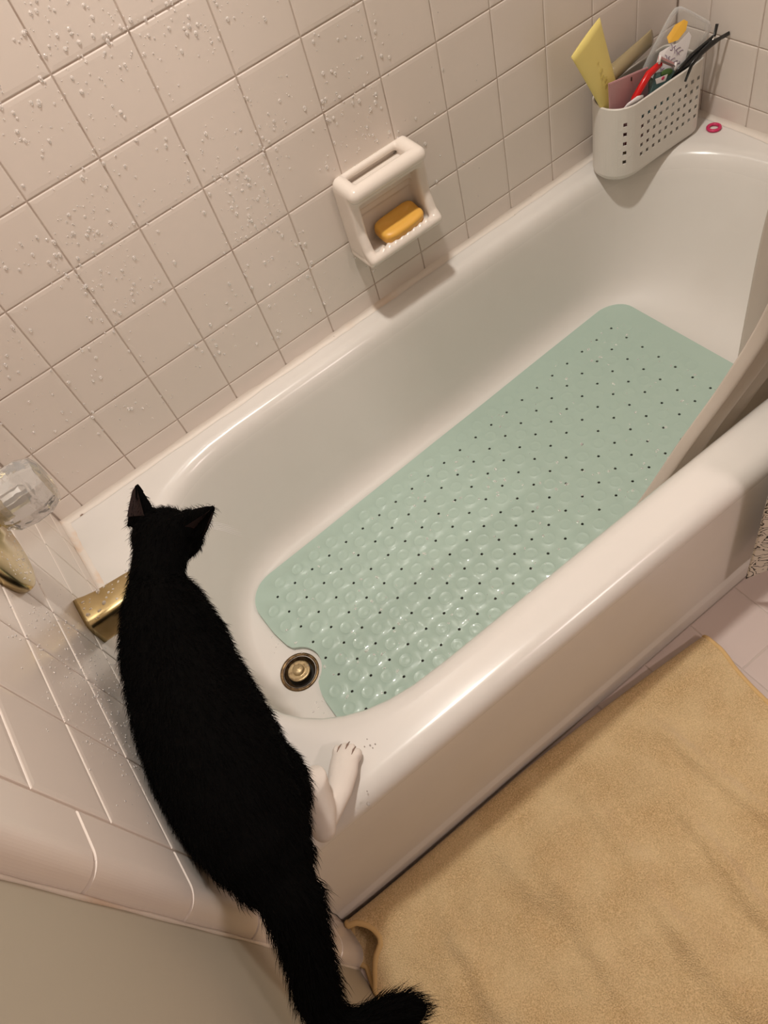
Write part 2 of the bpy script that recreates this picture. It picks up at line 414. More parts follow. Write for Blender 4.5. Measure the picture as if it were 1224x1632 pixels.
rows_ = [  # x0, x1, y0, y1, an, af, z, slope weight
    (.008, 1.392, -.030, -.664, .27, .31, .3500, 0), (.014, 1.386, -.036, -.658, .27, .30, .3497, 0),
    (.023, 1.377, -.043, -.648, .27, .30, .3470, 0), (.031, 1.369, -.050, -.640, .27, .295, .3400, 0),
    (.037, 1.360, -.056, -.633, .265, .29, .3280, 0), (.041, 1.347, -.060, -.628, .26, .285, .3050, 0),
    (.047, 1.314, -.069, -.620, .255, .27, .2350, .1), (.051, 1.280, -.078, -.611, .25, .25, .1650, .3),
    (.055, 1.250, -.086, -.603, .245, .23, .1100, .7), (.059, 1.228, -.092, -.597, .24, .21, .0830, .9),
    (.065, 1.206, -.101, -.589, .23, .19, .0655, 1), (.073, 1.185, -.112, -.579, .22, .17, .0555, 1),
    (.080, 1.170, -.122, -.570, .21, .15, .0515, 1)]
tub = empty('bathtub', (XL, -.36, 0))
tag(tub, 'white enamelled bathtub with a rounded rim along the tiled wall', 'bathtub')
bm = bmesh.new(); loops = []
for r in rows_:
    pts = basin_loop(*r[:7]); loops.append([bm.verts.new((p[0], p[1], p[2] + r[7] * SLOPE * max(0, p[0] - .12))) for p in pts])
NL = len(loops[0])
for a, b in zip(loops, loops[1:]):
    for k in range(NL): bm.faces.new((a[k], a[(k + 1) % NL], b[(k + 1) % NL], b[k]))
# basin floor with the drain opening
DR = Vector((.1235, -.352)); RD = .0305
inner = [(v.co.x, v.co.y) for v in loops[-1]]
circ = [(DR.x + RD * math.cos(2 * PI * k / 40), DR.y + RD * math.sin(2 * PI * k / 40)) for k in range(40)]
inner_floor = [p for p in inner]
pts2 = inner + circ + [(x, y) for x in np.linspace(.22, 1.06, 10) for y in np.linspace(-.48, -.22, 5)]
ov, tris, _ = cdt(pts2, [list(range(NL)), list(range(NL, NL + 40))])
fv = [bm.verts.new((p.x, p.y, .0515 + SLOPE * max(0, p.x - .12))) for p in ov]
for t in tris:
    c = sum((ov[i] for i in t), Vector((0, 0))) / 3
    if inside(c, inner) and not inside(c, circ):
        try: bm.faces.new([fv[i] for i in t])
        except ValueError: pass
# rim deck
NX = 60; YR = -.694; RR = .028
xs = [XL + (XF - XL) * k / NX for k in range(NX + 1)]
rect = [(x, 0) for x in xs] + [(XF, YR * k / 16) for k in range(1, 16)] + [(x, YR) for x in xs[::-1]] + [(XL, YR * (1 - k / 16)) for k in range(1, 16)]
crest = [(v.co.x, v.co.y) for v in loops[0]]
nr = len(rect)
ov, tris, _ = cdt(rect + crest, [list(range(nr)), list(range(nr, nr + NL))])
dv = [bm.verts.new((p.x, p.y, RIM)) for p in ov]
for t in tris:
    c = sum((ov[i] for i in t), Vector((0, 0))) / 3
    if inside(c, rect) and not inside(c, crest):
        try: bm.faces.new([dv[i] for i in t])
        except ValueError: pass
# front roundover and apron
prof = [(YR, RIM)] + [(YR - RR * math.sin(a), RIM - RR + RR * math.cos(a)) for a in np.radians([12, 24, 36, 48, 60, 72, 84, 90])]
prof += [(-.7225, .27), (-.722, .18), (-.7215, .09), (-.7215, .052), (-.7225, .046), (-.7262, .041), (-.7275, .035), (-.7275, 0.0)]
grid = [[bm.verts.new((x, y, z)) for (y, z) in prof] for x in xs]
for i in range(NX):
    for j in range(len(prof) - 1): bm.faces.new((grid[i][j], grid[i + 1][j], grid[i + 1][j + 1], grid[i][j + 1]))
bmesh.ops.remove_doubles(bm, verts=bm.verts[:], dist=1e-5)
fix_normals(bm)
# make sure the deck looks up
up = sum(f.normal.z * f.calc_area() for f in bm.faces if f.calc_center_median().z > .349)
if up < 0: bmesh.ops.reverse_faces(bm, faces=bm.faces[:])
keep(obj('tub_shell', bm, M['enamel'], None, True), tub)
# drain
zd = .0515
bm = bmesh.new()
add_lathe(bm, [(.0375, .0002), (.0372, .0016), (.0345, .0026), (.0318, .0020), (.0302, -.001), (.0285, -.006), (.024, -.011)], (DR.x, DR.y, zd), (0, 0, 1), 40, False)
fl = keep(obj('drain', bm, M['bronze'], None, True), tub); fl['label'] = 'round tarnished brass drain'
bm = bmesh.new(); add_lathe(bm, [(.0242, -.0112), (.0001, -.0112)], (DR.x, DR.y, zd), (0, 0, 1), 32, False)
dh = obj('drain_hole', bm, M['black_hole']); dh.parent = fl
bm = bmesh.new(); ax = Vector((.06, .08, 1)).normalized()
add_lathe(bm, [(.006, -.0115), (.006, -.003), (.0195, -.0015), (.0212, .0004), (.0205, .0022), (.0175, .0022), (.0125, .0014), (.0108, .002)], (DR.x, DR.y, zd + .004), ax, 36, False)
add_lathe(bm, [(.0108, .002), (.0102, .0075), (.0085, .0092), (.0001, .0098)], (DR.x, DR.y, zd + .004), ax, 36, False)
st = obj('stopper', bm, M['stopper'], None, True); st.parent = fl

bm = bmesh.new()
for u, v, r in ((587, 1281, .0022), (581, 1190, .0010), (590, 1188, .0012), (598, 1186, .0010), (585, 1178, .0008), (594, 1192, .0009), (585, 1261, .0009)):
    p = hit(u, v, 2, RIM); add_ellipsoid(bm, (p.x, p.y, RIM), (r, r * 1.3, .0005), sub=2)
sc_ = keep(obj('scuff_marks', bm, mat('grey_scuff', (.36, .32, .29), .6), None, True), tub); sc_['kind'] = 'stuff'; sc_['label'] = 'small grey scuff marks beside the white paw'

# caulk lines where rim meets tile
def caulk(name, a, b, out, s=.009):
    a, b, out = Vector(a), Vector(b), Vector(out); bm = bmesh.new(); prev = None; n = 90
    for k in range(n + 1):
        p = a.lerp(b, k / n); q = s * (1 + .35 * noise.noise(p * 14) + .2 * noise.noise(p * 60))
        row = [bm.verts.new(p + out * (q * (1 - math.sin(t))) + Vector((0, 0, q * (1 - math.cos(t)))) + Vector((0, 0, .0004))) for t in np.linspace(0, PI / 2, 5)]
        if prev:
            for i in range(4): bm.faces.new((prev[i], prev[i + 1], row[i + 1], row[i]))
        prev = row
    return struct(obj(name, bm, M['caulk'], None, True))
caulk('trim_1', (XL, -.0004, RIM), (XF, -.0004, RIM), (0, -1, 0))['label'] = 'caulk line along the long tiled wall'
t2 = caulk('trim_2', (XL + .0004, -.70, RIM), (XL + .0004, 0, RIM), (1, 0, 0), .012); t2.data.materials[0] = M['caulk_stained']; t2['label'] = 'stained caulk line under the brass tap'
caulk('trim_3', (XF - .0004, 0, RIM), (XF - .0004, -.70, RIM), (-1, 0, 0))['label'] = 'caulk line at the far end of the bathtub'

# ------------------------------------------------------------------ bath mat
def build_mat():
    s = .0427; org = Vector((.128, -.347)); ang = .014; ca, sa = math.cos(ang), math.sin(ang)
    Lm, hw = 1.012, .2055
    d_loc = Vector((DR.x - org.x, DR.y - org.y)); d_loc = Vector((d_loc.x * ca + d_loc.y * sa, -d_loc.x * sa + d_loc.y * ca))
    out = []
    def arc(cx, cy, r, a0, a1, n=10):
        for k in range(n + 1):
            a = a0 + (a1 - a0) * k / n; out.append((cx + r * math.cos(a), cy + r * math.sin(a)))
    arc(Lm - .05, hw - .05, .05, 0, PI / 2)                       # far back corner
    for k in range(1, 30): out.append((Lm - .05 - (Lm - .11) * k / 30, hw))
    arc(.062, hw - .062, .062, PI / 2, PI)
    out += [(.0, .115), (.0005, .09), (.003, .072)]
    R = .045                                                     # bay around the drain
    a0 = math.acos(min(1, max(-1, (.016 - d_loc.x) / R)))
    out += [(.006, d_loc.y + R + .012), (.0115, d_loc.y + R * math.sin(a0) + .004)]
    arc(d_loc.x, d_loc.y, R, a0 - .08, -a0 + .08, 16)
    out += [(.0115, d_loc.y - R * math.sin(a0) - .004), (.006, d_loc.y - R - .012), (.003, -.072 + 2 * d_loc.y * 0), (.0005, -.09), (.0, -.115)]
    arc(.062, -hw + .062, .062, PI, 3 * PI / 2)
    for k in range(1, 30): out.append((.062 + (Lm - .112) * k / 30, -hw))
    arc(Lm - .05, -hw + .05, .05, -PI / 2, 0)
    # drop near-duplicate points
    o2 = [out[0]]
    for p in out[1:]:
        if (Vector(p) - Vector(o2[-1])).length > .0015: o2.append(p)
    out = o2
    pts = list(out); loops = [list(range(len(out)))]; zs = [0.0] * len(out)
    holes = []; hx0 = .0475
    def clear(p, r):
        if (Vector(p) - d_loc).length < .045 + r + .003: return False
        if not inside(p, out): return False
        return all((Vector(p) - Vector(q)).length > r + .004 for q in out)
    def ring(p, r, n, z):
        i0 = len(pts)
        for k in range(n):
            a = 2 * PI * k / n; pts.append((p[0] + r * math.cos(a), p[1] + r * math.sin(a))); zs.append(z)
        loops.append(list(range(i0, i0 + n)))
    for i in range(22):
        for j in range(8):
            p = (hx0 + i * s, .1495 - j * s)
            if clear(p, .004): holes.append(p); ring(p, .0027, 8, 0)
    for i in range(-1, 22):
        for j in range(-1, 8):
            p = (hx0 + (i + .5) * s, .1495 - (j + .5) * s)
            if clear(p, .0135):
                k = random.uniform(.55, 1.0) * max(.35, 1.25 - p[0] * 1.1)
                for r, z in ((.0142, 0), (.0131, .0010 * k), (.0119, .0013 * k), (.0104, .0005 * k), (.0060, .0003), (.0030, .0008 * k)):
                    ring(p, r, 14, z)
    # soft waviness points along the sheet
    ov, tris, orig = cdt(pts, loops)
    zz = [zs[o[0]] if o else 0 for o in orig]
    bm = bmesh.new()
    def world(p, dz):
        x = org.x + p[0] * ca - p[1] * sa; y = org.y + p[0] * sa + p[1] * ca
        far = max(0, x - 1.10)
        wv = .0012 * noise.noise(Vector((x * 6, y * 9, 0))) + .0012
        return Vector((x, y, .0519 + SLOPE * max(0, x - .12) + far * far * 4 + wv + dz))
    T = .0072; TK = .0024
    vv = [bm.verts.new(world(p, T + z)) for p, z in zip(ov, zz)]
    hp = [Vector(h) for h in holes]
    hkeys = {(round(h[0] / s * 2), round(h[1] / s * 2)) for h in holes}
    for t in tris:
        c = sum((ov[i] for i in t), Vector((0, 0))) / 3
        if not inside(c, out): continue
        gi = round((c.x - hx0) / s); gj = round((.1495 - c.y) / s)
        if (Vector((c.x, c.y)) - Vector((hx0 + gi * s, .1495 - gj * s))).length < .0026 and any((h - c).length < .004 for h in hp): continue
        bm.faces.new([vv[i] for i in t])
    bmesh.ops.delete(bm, geom=[v for v in bm.verts if not v.link_faces], context='VERTS')
    ed = [e for e in bm.edges if len(e.link_faces) == 1]
    r = bmesh.ops.extrude_edge_only(bm, edges=ed)
    for v in [g for g in r['geom'] if isinstance(g, bmesh.types.BMVert)]:
        q = Vector(((v.co.x - org.x) * ca + (v.co.y - org.y) * sa, -(v.co.x - org.x) * sa + (v.co.y - org.y) * ca))
        v.co.z -= TK if any((h - q).length < .0045 for h in hp) else T + .0006
    bmesh.ops.split_edges(bm, edges=ed)
    if sum(f.normal.z for f in bm.faces) < 0: bmesh.ops.reverse_faces(bm, faces=bm.faces[:])
    return bm
tag(obj('bath_mat', build_mat(), M['mat'], None, True), 'pale green non-slip mat with small holes lying in the bathtub', 'bath mat')

# ------------------------------------------------------------------ soap dish and soap
dish = empty('soap_dish', (.7125, 0, .475)); tag(dish, 'white ceramic soap dish with a bar, fixed to the tiled wall', 'soap dish')
bm = bmesh.new()
x0, x1 = .630, .786; ZD = .490
add_box(bm, (x0, -.010, ZD - .006), (x1, .0005, ZD + .100), .004)                       # back plate
for xa in (x0, x1 - .020): add_box(bm, (xa, -.048, ZD + .000), (xa + .020, .0005, ZD + .128), .006)
add_box(bm, (x0 + .006, -.050, ZD + .098), (x1 - .006, -.036, ZD + .126), .005)           # apron under the bar
add_tube(bm, [(x0 + .014, -.050, ZD + .122), (x1 - .014, -.050, ZD + .122)], .0135, n=20)
add_tube(bm, [(x0 + .014, -.003, ZD + .128), (x1 - .014, -.003, ZD + .128)], .0065, n=20)
for xa in (x0 + .014, x1 - .014):
    add_tube(bm, [(xa, -.004, ZD + .125), (xa, -.048, ZD + .122)], .0135, n=20); add_ellipsoid(bm, (xa, -.050, ZD + .122), (.0135,) * 3)
for k in range(8):                                                                      # recess back slopes down and forward
    f = k / 7; add_box(bm, (x0 + .01, -.040 + .026 * math.sin(min(1, f * 1.6) * PI / 2), ZD + .100 - .095 * f), (x1 - .01, .0005, ZD + .114 - .095 * f))
add_box(bm, (x0, -.064, ZD - .010), (x1, .0005, ZD + .004), .005)                        # tray
add_tube(bm, [(x0 + .009, -.062, ZD + .004), (x1 - .009, -.062, ZD + .004)], .0095, n=16)
for xa in (x0 + .0095, x1 - .0095):
    add_tube(bm, [(xa, -.062, ZD + .004), (xa, -.050, ZD + .016), (xa, -.040, ZD + .05)], [.0095, .0095, .009], n=16); add_ellipsoid(bm, (xa, -.062, ZD + .004), (.0095,) * 3)
for k in range(8):
    xa = x0 + .032 + k * .0132; add_ellipsoid(bm, (xa, -.0605, ZD + .0105), (.0046, .008, .0062), sub=2)
keep(obj('dish_body', remesh(bm, .0019, 11), M['ceramic'], None, True), dish)

def soap_mesh():
    bm = bmesh.new(); nu, nv = 40, 24; rows = []
    for j in range(nv + 1):
        v = -PI / 2 + PI * j / nv; row = []
        for i in range(nu):
            u = 2 * PI * i / nu
            f = lambda c, e: math.copysign(abs(c) ** e, c)
            x = .0435 * f(math.cos(v), .35) * f(math.cos(u), .35); y = .0245 * f(math.cos(v), .35) * f(math.sin(u), .42); z = .0125 * f(math.sin(v), .5)
            if z > 0: z -= .0045 * math.exp(-((y - .003) / .008) ** 2) * (z / .0125)
            y += .004 * (x / .0435) ** 2 * (1 if y < 0 else 0)
            row.append(bm.verts.new((x, y, z)))
        rows.append(row)
    for a, b in zip(rows, rows[1:]):
        for i in range(nu): bm.faces.new((a[i], a[(i + 1) % nu], b[(i + 1) % nu], b[i]))
    bmesh.ops.remove_doubles(bm, verts=bm.verts[:], dist=1e-5); fix_normals(bm); return bm
soap = tag(obj('soap_bar', soap_mesh(), M['soap'], None, True), 'amber bar of soap lying in the white wall dish', 'soap')
soap.location = (.716, -.0400, .5125); soap.rotation_euler = (math.radians(16), 0, math.radians(3))

# ------------------------------------------------------------------ tap fittings
VY, VZ = -.345, .735
valve = empty('shower_valve', (XL, VY, VZ)); tag(valve, 'round brass wall plate with a clear faceted tap knob', 'tap')
bm = bmesh.new(); add_lathe(bm, [(.090, 0), (.0905, .006), (.089, .0105), (.085, .0125), (.055, .0145), (.030, .017), (.026, .022)], (XL, VY, VZ), (1, 0, 0), 64)
keep(obj('wall_plate', bm, M['brass'], None, True), valve)
bm = bmesh.new(); add_lathe(bm, [(.0165, .018), (.0165, .034), (.0125, .036), (.0125, .045)], (XL, VY, VZ), (1, 0, 0), 32)
keep(obj('stem', bm, M['brass'], None, True), valve)
bm = bmesh.new(); add_lathe(bm, [(.013, .028), (.024, .0285), (.0325, .039), (.0360, .058), (.0350, .077), (.0290, .0905), (.018, .0945), (.0001, .0948)], (XL, VY, VZ), (1, 0, 0), 10, True)
bmesh.ops.remove_doubles(bm, verts=bm.verts[:], dist=1e-4); fix_normals(bm)
kn = keep(obj('knob', bm, M['acrylic']), valve)
bm = bmesh.new(); add_lathe(bm, [(.0075, .041), (.0075, .066), (.0045, .070), (.0001, .070)], (XL, VY, VZ), (1, 0, 0), 8)
ks = obj('knob_core', bm, M['chrome']); ks.parent = kn

spout = empty('tub_spout', (XL, -.345, .49)); tag(spout, 'brass tub spout covered in water drops under the knob', 'spout')
bm = bmesh.new(); rings = []
secs = [(0, .0325, .474, .5245), (.006, .032, .474, .524), (.014, .0305, .472, .5215), (.03, .0285, .466, .5185), (.07, .027, .457, .515), (.10, .026, .452, .511), (.122, .024, .448, .504), (.132, .020, .452, .496)]
for dx, hw, zb, zt in secs:
    ring = []; n = 28; cz, hz = (zb + zt) / 2, (zt - zb) / 2
    for k in range(n):
        a = 2 * PI * k / n; c, s = math.cos(a), math.sin(a)
        c = math.copysign(abs(c) ** .42, c); s = math.copysign(abs(s) ** .42, s)
        ring.append(bm.verts.new((XL + dx, -.345 + hw * c * (1.0 if s < 0 else .94), cz + hz * s)))
    rings.append(ring)
for a, b in zip(rings, rings[1:]):
    for k in range(28): bm.faces.new((a[k], a[(k + 1) % 28], b[(k + 1) % 28], b[k]))
bm.faces.new(rings[0][::-1]); bm.faces.new(rings[-1]); fix_normals(bm)
keep(obj('spout_body', bm, M['brass'], None, True), spout)
bm = bmesh.new(); add_lathe(bm, [(.015, 0), (.015, .012), (.012, .012), (.012, 0)], (XL + .112, -.345, .438), (0, 0, 1), 24, False)
keep(obj('outlet', bm, M['brass'], None, True), spout)

# ------------------------------------------------------------------ water drops (uncountable)
_dr = None
def add_drop(vl, fl, c, n, up, r, el, h):
    lat = n.cross(up).normalized(); upv = lat.cross(n).normalized(); i0 = len(vl); K = 7
    for rr, hh in ((1, -.15), (.86, .5), (.48, .9)):
        for k in range(K):
            a = 2 * PI * k / K
            e = el if math.sin(a) < 0 else 1
            vl.append(c + (lat * math.cos(a) * r + upv * math.sin(a) * r * (1 + (el - 1) * (.5 if e == 1 else 1))) * rr + n * (h * hh))
    vl.append(c + n * h)
    for q in range(2):
        for k in range(K): fl.append((i0 + q * K + k, i0 + q * K + (k + 1) % K, i0 + (q + 1) * K + (k + 1) % K, i0 + (q + 1) * K + k))
    for k in range(K): fl.append((i0 + 2 * K + k, i0 + 2 * K + (k + 1) % K, i0 + 3 * K))
vl, fl_ = [], []
U = Vector((0, 0, 1))
cnt = 0
while cnt < 1900:
    x = random.uniform(-.03, .95); z = random.uniform(.42, 1.12)
    p = Vector((x, 0, z)); dens = .5 + .9 * noise.noise(p * 9) + .5 * noise.noise(p * 30)
    dens *= max(.12, 1 - max(0, x - .55) * 2.4) * (1 if z > .62 else .35)
    if random.random() > dens: continue
    r = random.choice((.0006, .0008, .0008, .001, .001,   .0013, .0013, .0017, .0022, .0027))
    add_drop(vl, fl_, Vector((x, -.0002, z)), Vector((0, -1, 0)), U, r, random.uniform(1.0, 1.9), r * .75); cnt += 1
for k in range(750):
    y = random.gauss(-.53, .085); z = random.gauss(.60, .075)
    if not (-.73 < y < -.05 and .40 < z < .95): continue
    r = random.choice((.0004, .0006, .0006, .0008, .001, .0013))
    add_drop(vl, fl_, Vector((XL + .0002, y, z)), Vector((1, 0, 0)), U, r, random.uniform(1, 1.6), r * .75)
wd = obj('water_drops', mesh_from(vl, fl_, 'drops'), M['water'], None, True)
tag(wd, 'clear water drops scattered over the wall tiles', 'water drops', kind='stuff')
# drops and wet glints on the mat and in the tub
vl, fl_ = [], []
for k in range(300):
    x = random.uniform(.14, 1.12); y = random.uniform(-.52, -.16)
    r = random.choice((.0010, .0013, .0017, .0022, .003))
    lx = x + random.uniform(-.002, .002)
    add_drop(vl, fl_, Vector((x, y, .0519 + SLOPE * max(0, x - .12) + .0078)), Vector((0, 0, 1)), Vector((random.uniform(-1, 1), random.uniform(-1, 1), 0.01)), r, random.uniform(1, 2.2), r * .6)
for k in range(60):
    x = random.uniform(.10, .2); y = random.uniform(-.46, -.25)
    if (Vector((x, y)) - DR).length < .045: continue
    r = random.choice((.0008, .0012, .0018))
    add_drop(vl, fl_, Vector((x, y, .0517)), Vector((0, 0, 1)), Vector((1, .3, 0)), r, 1.4, r * .6)
tag(obj('water_beads', mesh_from(vl, fl_, 'beads'), M['water'], None, True), 'water beads shining on the pale green mat', 'water drops', kind='stuff')
# drops on the brass spout and plate
vl, fl_ = [], []
for k in range(38):
    dx = random.uniform(.004, .10); y = -.345 + random.uniform(-.022, .022)
    r = random.choice((.0010, .0014, .002, .003))
    add_drop(vl, fl_, Vector((XL + dx, y, np.interp(dx, [s[0] for s in secs], [s[3] for s in secs]) - .0004)), U, Vector((random.uniform(-1, 1), random.uniform(-1, 1), .01)), r, random.uniform(1, 2), r * .55)
for k in range(150):
    a = random.uniform(PI, 2 * PI); rr = random.uniform(.035, .082)
    r = random.choice((.0007, .001, .0014))
    add_drop(vl, fl_, Vector((XL + .0155 - (rr - .03) * .055, VY + rr * math.cos(a), VZ + rr * math.sin(a))), Vector((1, 0, 0)), U, r, 1.3, r * .6)
tag(obj('brass_drops', mesh_from(vl, fl_, 'drops'), M['water'], None, True), 'water drops beaded on the brass fittings', 'water drops', kind='stuff')

# ------------------------------------------------------------------ basket and its contents
BX0, BX1, BY0, BY1, BZ0, BZ1 = 1.155, 1.376, -.020, -.115, .3515, .496
def basket():
    r1, r2 = .0465, .018; g = []           # perimeter path counter-clockwise seen from above, from back right corner
    def arc(cx, cy, r, a0, a1, n):
        for k in range(n + 1):
            a = math.radians(a0 + (a1 - a0) * k / n); g.append((cx + r * math.cos(a), cy + r * math.sin(a)))
    arc(BX1 - r2, BY0 - r2, r2, 0, 90, 5); arc(BX0 + r1, BY0 - r1, r1, 90, 180, 9); arc(BX0 + r1, BY1 + r1, r1, 180, 270, 9); arc(BX1 - r2, BY1 + r2, r2, 270, 360, 5)
    P = [Vector(p) for p in g]; P2 = P + [P[0]]
    cum = [0]
    for a, b in zip(P2, P2[1:]): cum.append(cum[-1] + (b - a).length)
    Ltot = cum[-1]
    def at(sv):
        sv = sv % Ltot
        for i in range(len(P)):
            if sv <= cum[i + 1] + 1e-9:
                t = (sv - cum[i]) / max(1e-9, cum[i + 1] - cum[i]); return P2[i].lerp(P2[i + 1], t)
        return P2[-1]
    H = BZ1 - BZ0; pts = []; loops = []
    ns = 110
    ss = [Ltot * k / ns for k in range(ns + 1)]
    bot = [(s, .012) for s in ss]; top = [(s, H) for s in reversed(ss)]
    pts = bot + top; loops.append(list(range(len(pts))))
    for zc in (.022, .0305, .049, .0677, .0862, .1047, .123): pts += [(s, zc) for s in ss[1:-1]]
    # front straight length: where x goes from BX0+r1 to BX1-r2 along y = BY1
    i_f = 6 + 10 + 10 - 1
    s_f = cum[i_f]
    hol = []
    for c in range(11):
        sc = s_f - .004 + c * .0158 if c else s_f - .026
        for r in range(5):
            zc = .040 + r * .0185; a = .0035; hh = .0037
            q = [(sc - a, zc - hh), (sc + a, zc - hh), (sc + a, zc + hh), (sc - a, zc + hh)]
            hol.append(q); i0 = len(pts); pts += q; loops.append(list(range(i0, i0 + 4)))
    # same holes on the back side
    s_b = cum[5]
    for c in range(10):
        sc = s_b + .010 + c * .0158
        for r in range(5):
            zc = .040 + r * .0185; a = .0035; hh = .0037
            q = [(sc - a, zc - hh), (sc + a, zc - hh), (sc + a, zc + hh), (sc - a, zc + hh)]
            hol.append(q); i0 = len(pts); pts += q; loops.append(list(range(i0, i0 + 4)))
    ov, tris, _ = cdt(pts, loops)
    bm = bmesh.new()
    cxy = Vector(((BX0 + BX1) / 2, (BY0 + BY1) / 2))
    def w3(s, z):
        p = at(s); return Vector((p.x, p.y, BZ0 + z))
    vv = [bm.verts.new(w3(p.x if p.x < Ltot - 1e-6 else 0, p.y)) for p in ov]
    outer = bot + top
    for t in tris:
        c = sum((ov[i] for i in t), Vector((0, 0))) / 3
        if any(abs(c.x - (q[0][0] + q[1][0]) / 2) < .0035 and abs(c.y - (q[0][1] + q[2][1]) / 2) < .0037 for q in hol): continue
        try: bm.faces.new([vv[i] for i in t])
        except ValueError: pass
    # rounded bottom edge and base
    prev = None
    for ins, z in ((0, .012), (.0015, .006), (.006, .0015), (.012, 0)):
        row = []
        for s in ss[:-1]:
            p = at(s); d = (cxy - p); nrm = Vector((d.x * .45, d.y)); nrm.normalize()
            q = p + nrm * ins; row.append(bm.verts.new((q.x, q.y, BZ0 + z)))
        if prev:
            for k in range(ns): bm.faces.new((prev[k], prev[(k + 1) % ns], row[(k + 1) % ns], row[k]))
        prev = row
    bm.faces.new(prev[::-1])
    # rolled rim
    prev = None
    for off, z in ((0, H), (-.0012, H + .0012), (-.0032, H + .0012), (-.0042, H), (-.0042, H - .004)):
        row = []
        for s in ss[:-1]:
            p = at(s); d = (cxy - p); nrm = Vector((d.x * .45, d.y)); nrm.normalize()
            q = p - nrm * off; row.append(bm.verts.new((q.x, q.y, BZ0 + z)))
        if prev:
            for k in range(ns): bm.faces.new((prev[k], prev[(k + 1) % ns], row[(k + 1) % ns], row[k]))
        prev = row
    bmesh.ops.remove_doubles(bm, verts=bm.verts[:], dist=1e-5); fix_normals(bm)
    return bm
bo = obj('plastic_basket', basket(), M['white_plastic'], None, False)
sm = bo.modifiers.new('thickness', 'SOLIDIFY'); sm.thickness = .0018; sm.offset = -1
tag(bo, 'white plastic basket with square holes standing on the tub corner', 'basket')

def tube_pack(name, label, cat, bot, top, flat_dir, r0, r1, wide, m, n=24, thin=.0025):
    """squeeze tube: round shoulder at bot, flat crimp at top"""
    bot, top = Vector(bot), Vector(top); ax = (top - bot); fd = Vector(flat_dir); fd = (fd - ax.normalized() * fd.dot(ax.normalized())).normalized(); nd = ax.normalized().cross(fd)
    root = empty(name, bot); tag(root, label, cat)
    bm = bmesh.new(); rings = []
    for t in (0, .04, .12, .3, .5, .7, .85, .95, 1.0):
        wv = r0 + (wide - r0) * t ** 1.2; th = r1 * (1 - t ** 1.3) + thin * t ** 1.3
        if t == 0: wv *= .85; th *= .85
        rings.append([bm.verts.new(bot + ax * t + fd * wv * math.cos(2 * PI * k / n) + nd * th * math.sin(2 * PI * k / n)) for k in range(n)])
    for a, b in zip(rings, rings[1:]):
        for k in range(n): bm.faces.new((a[k], a[(k + 1) % n], b[(k + 1) % n], b[k]))
    bm.faces.new(rings[0][::-1]); bm.faces.new(rings[-1]); fix_normals(bm)
    keep(obj('tube_body', bm, m, None, True), root)
    bm = bmesh.new(); u = ax.normalized(); add_lathe(bm, [(r0 * .8, -.03), (r0 * .85, -.028), (r0 * .85, -.002), (r0 * .8, 0)], bot, u, 24)
    keep(obj('cap', bm, m, None, True), root)
    return root, bot, ax, fd, nd
tA, tB = hit(909, 88, 1, -.066), hit(957, 31, 1, -.060)
yt, ytb, yta, ytf, ytn = tube_pack('squeeze_tube', 'pale yellow squeeze tube leaning out of the white basket', 'tube', (1.221, -.066, .40), (tA + tB) / 2, tB - tA, .0145, .0115, (tB - tA).length / 2, M['yellow_tube'])
# faint printed emblem on the tube
bm = bmesh.new(); nn = -ytn if (-ytn).dot(CPOS - ytb) > 0 else ytn
for k, (a, b, c, d) in enumerate([(-.15, .70, .15, .71), (-.2, .66, .05, .665), (-.05, .62, .2, .63), (-.18, .585, .1, .59), (0, .55, .18, .56), (-.05, .77, .08, .78)]):
    p0 = ytb + yta * b + ytf * a * .03 ; p1 = ytb + yta * d + ytf * c * .03
    th = .0125 * (1 - b ** 1.3) + .0025 * b ** 1.3 + .0006
    add_tube(bm, [p0 + nn * th, p1 + nn * th], .0012, .0003, n=6, up=nn)
keep(obj('emblem', bm, M['yellow_ink']), yt)

oA, oB = hit(1039, 72, 1, -.034), hit(1040, 46, 1, -.030)
tube_pack('hair_tube', 'olive brown glossy tube behind the yellow tube', 'tube', hit(968, 124, 1, -.048), (oA + oB) / 2, (oB - oA), .0145, .014, .0145, M['olive'])

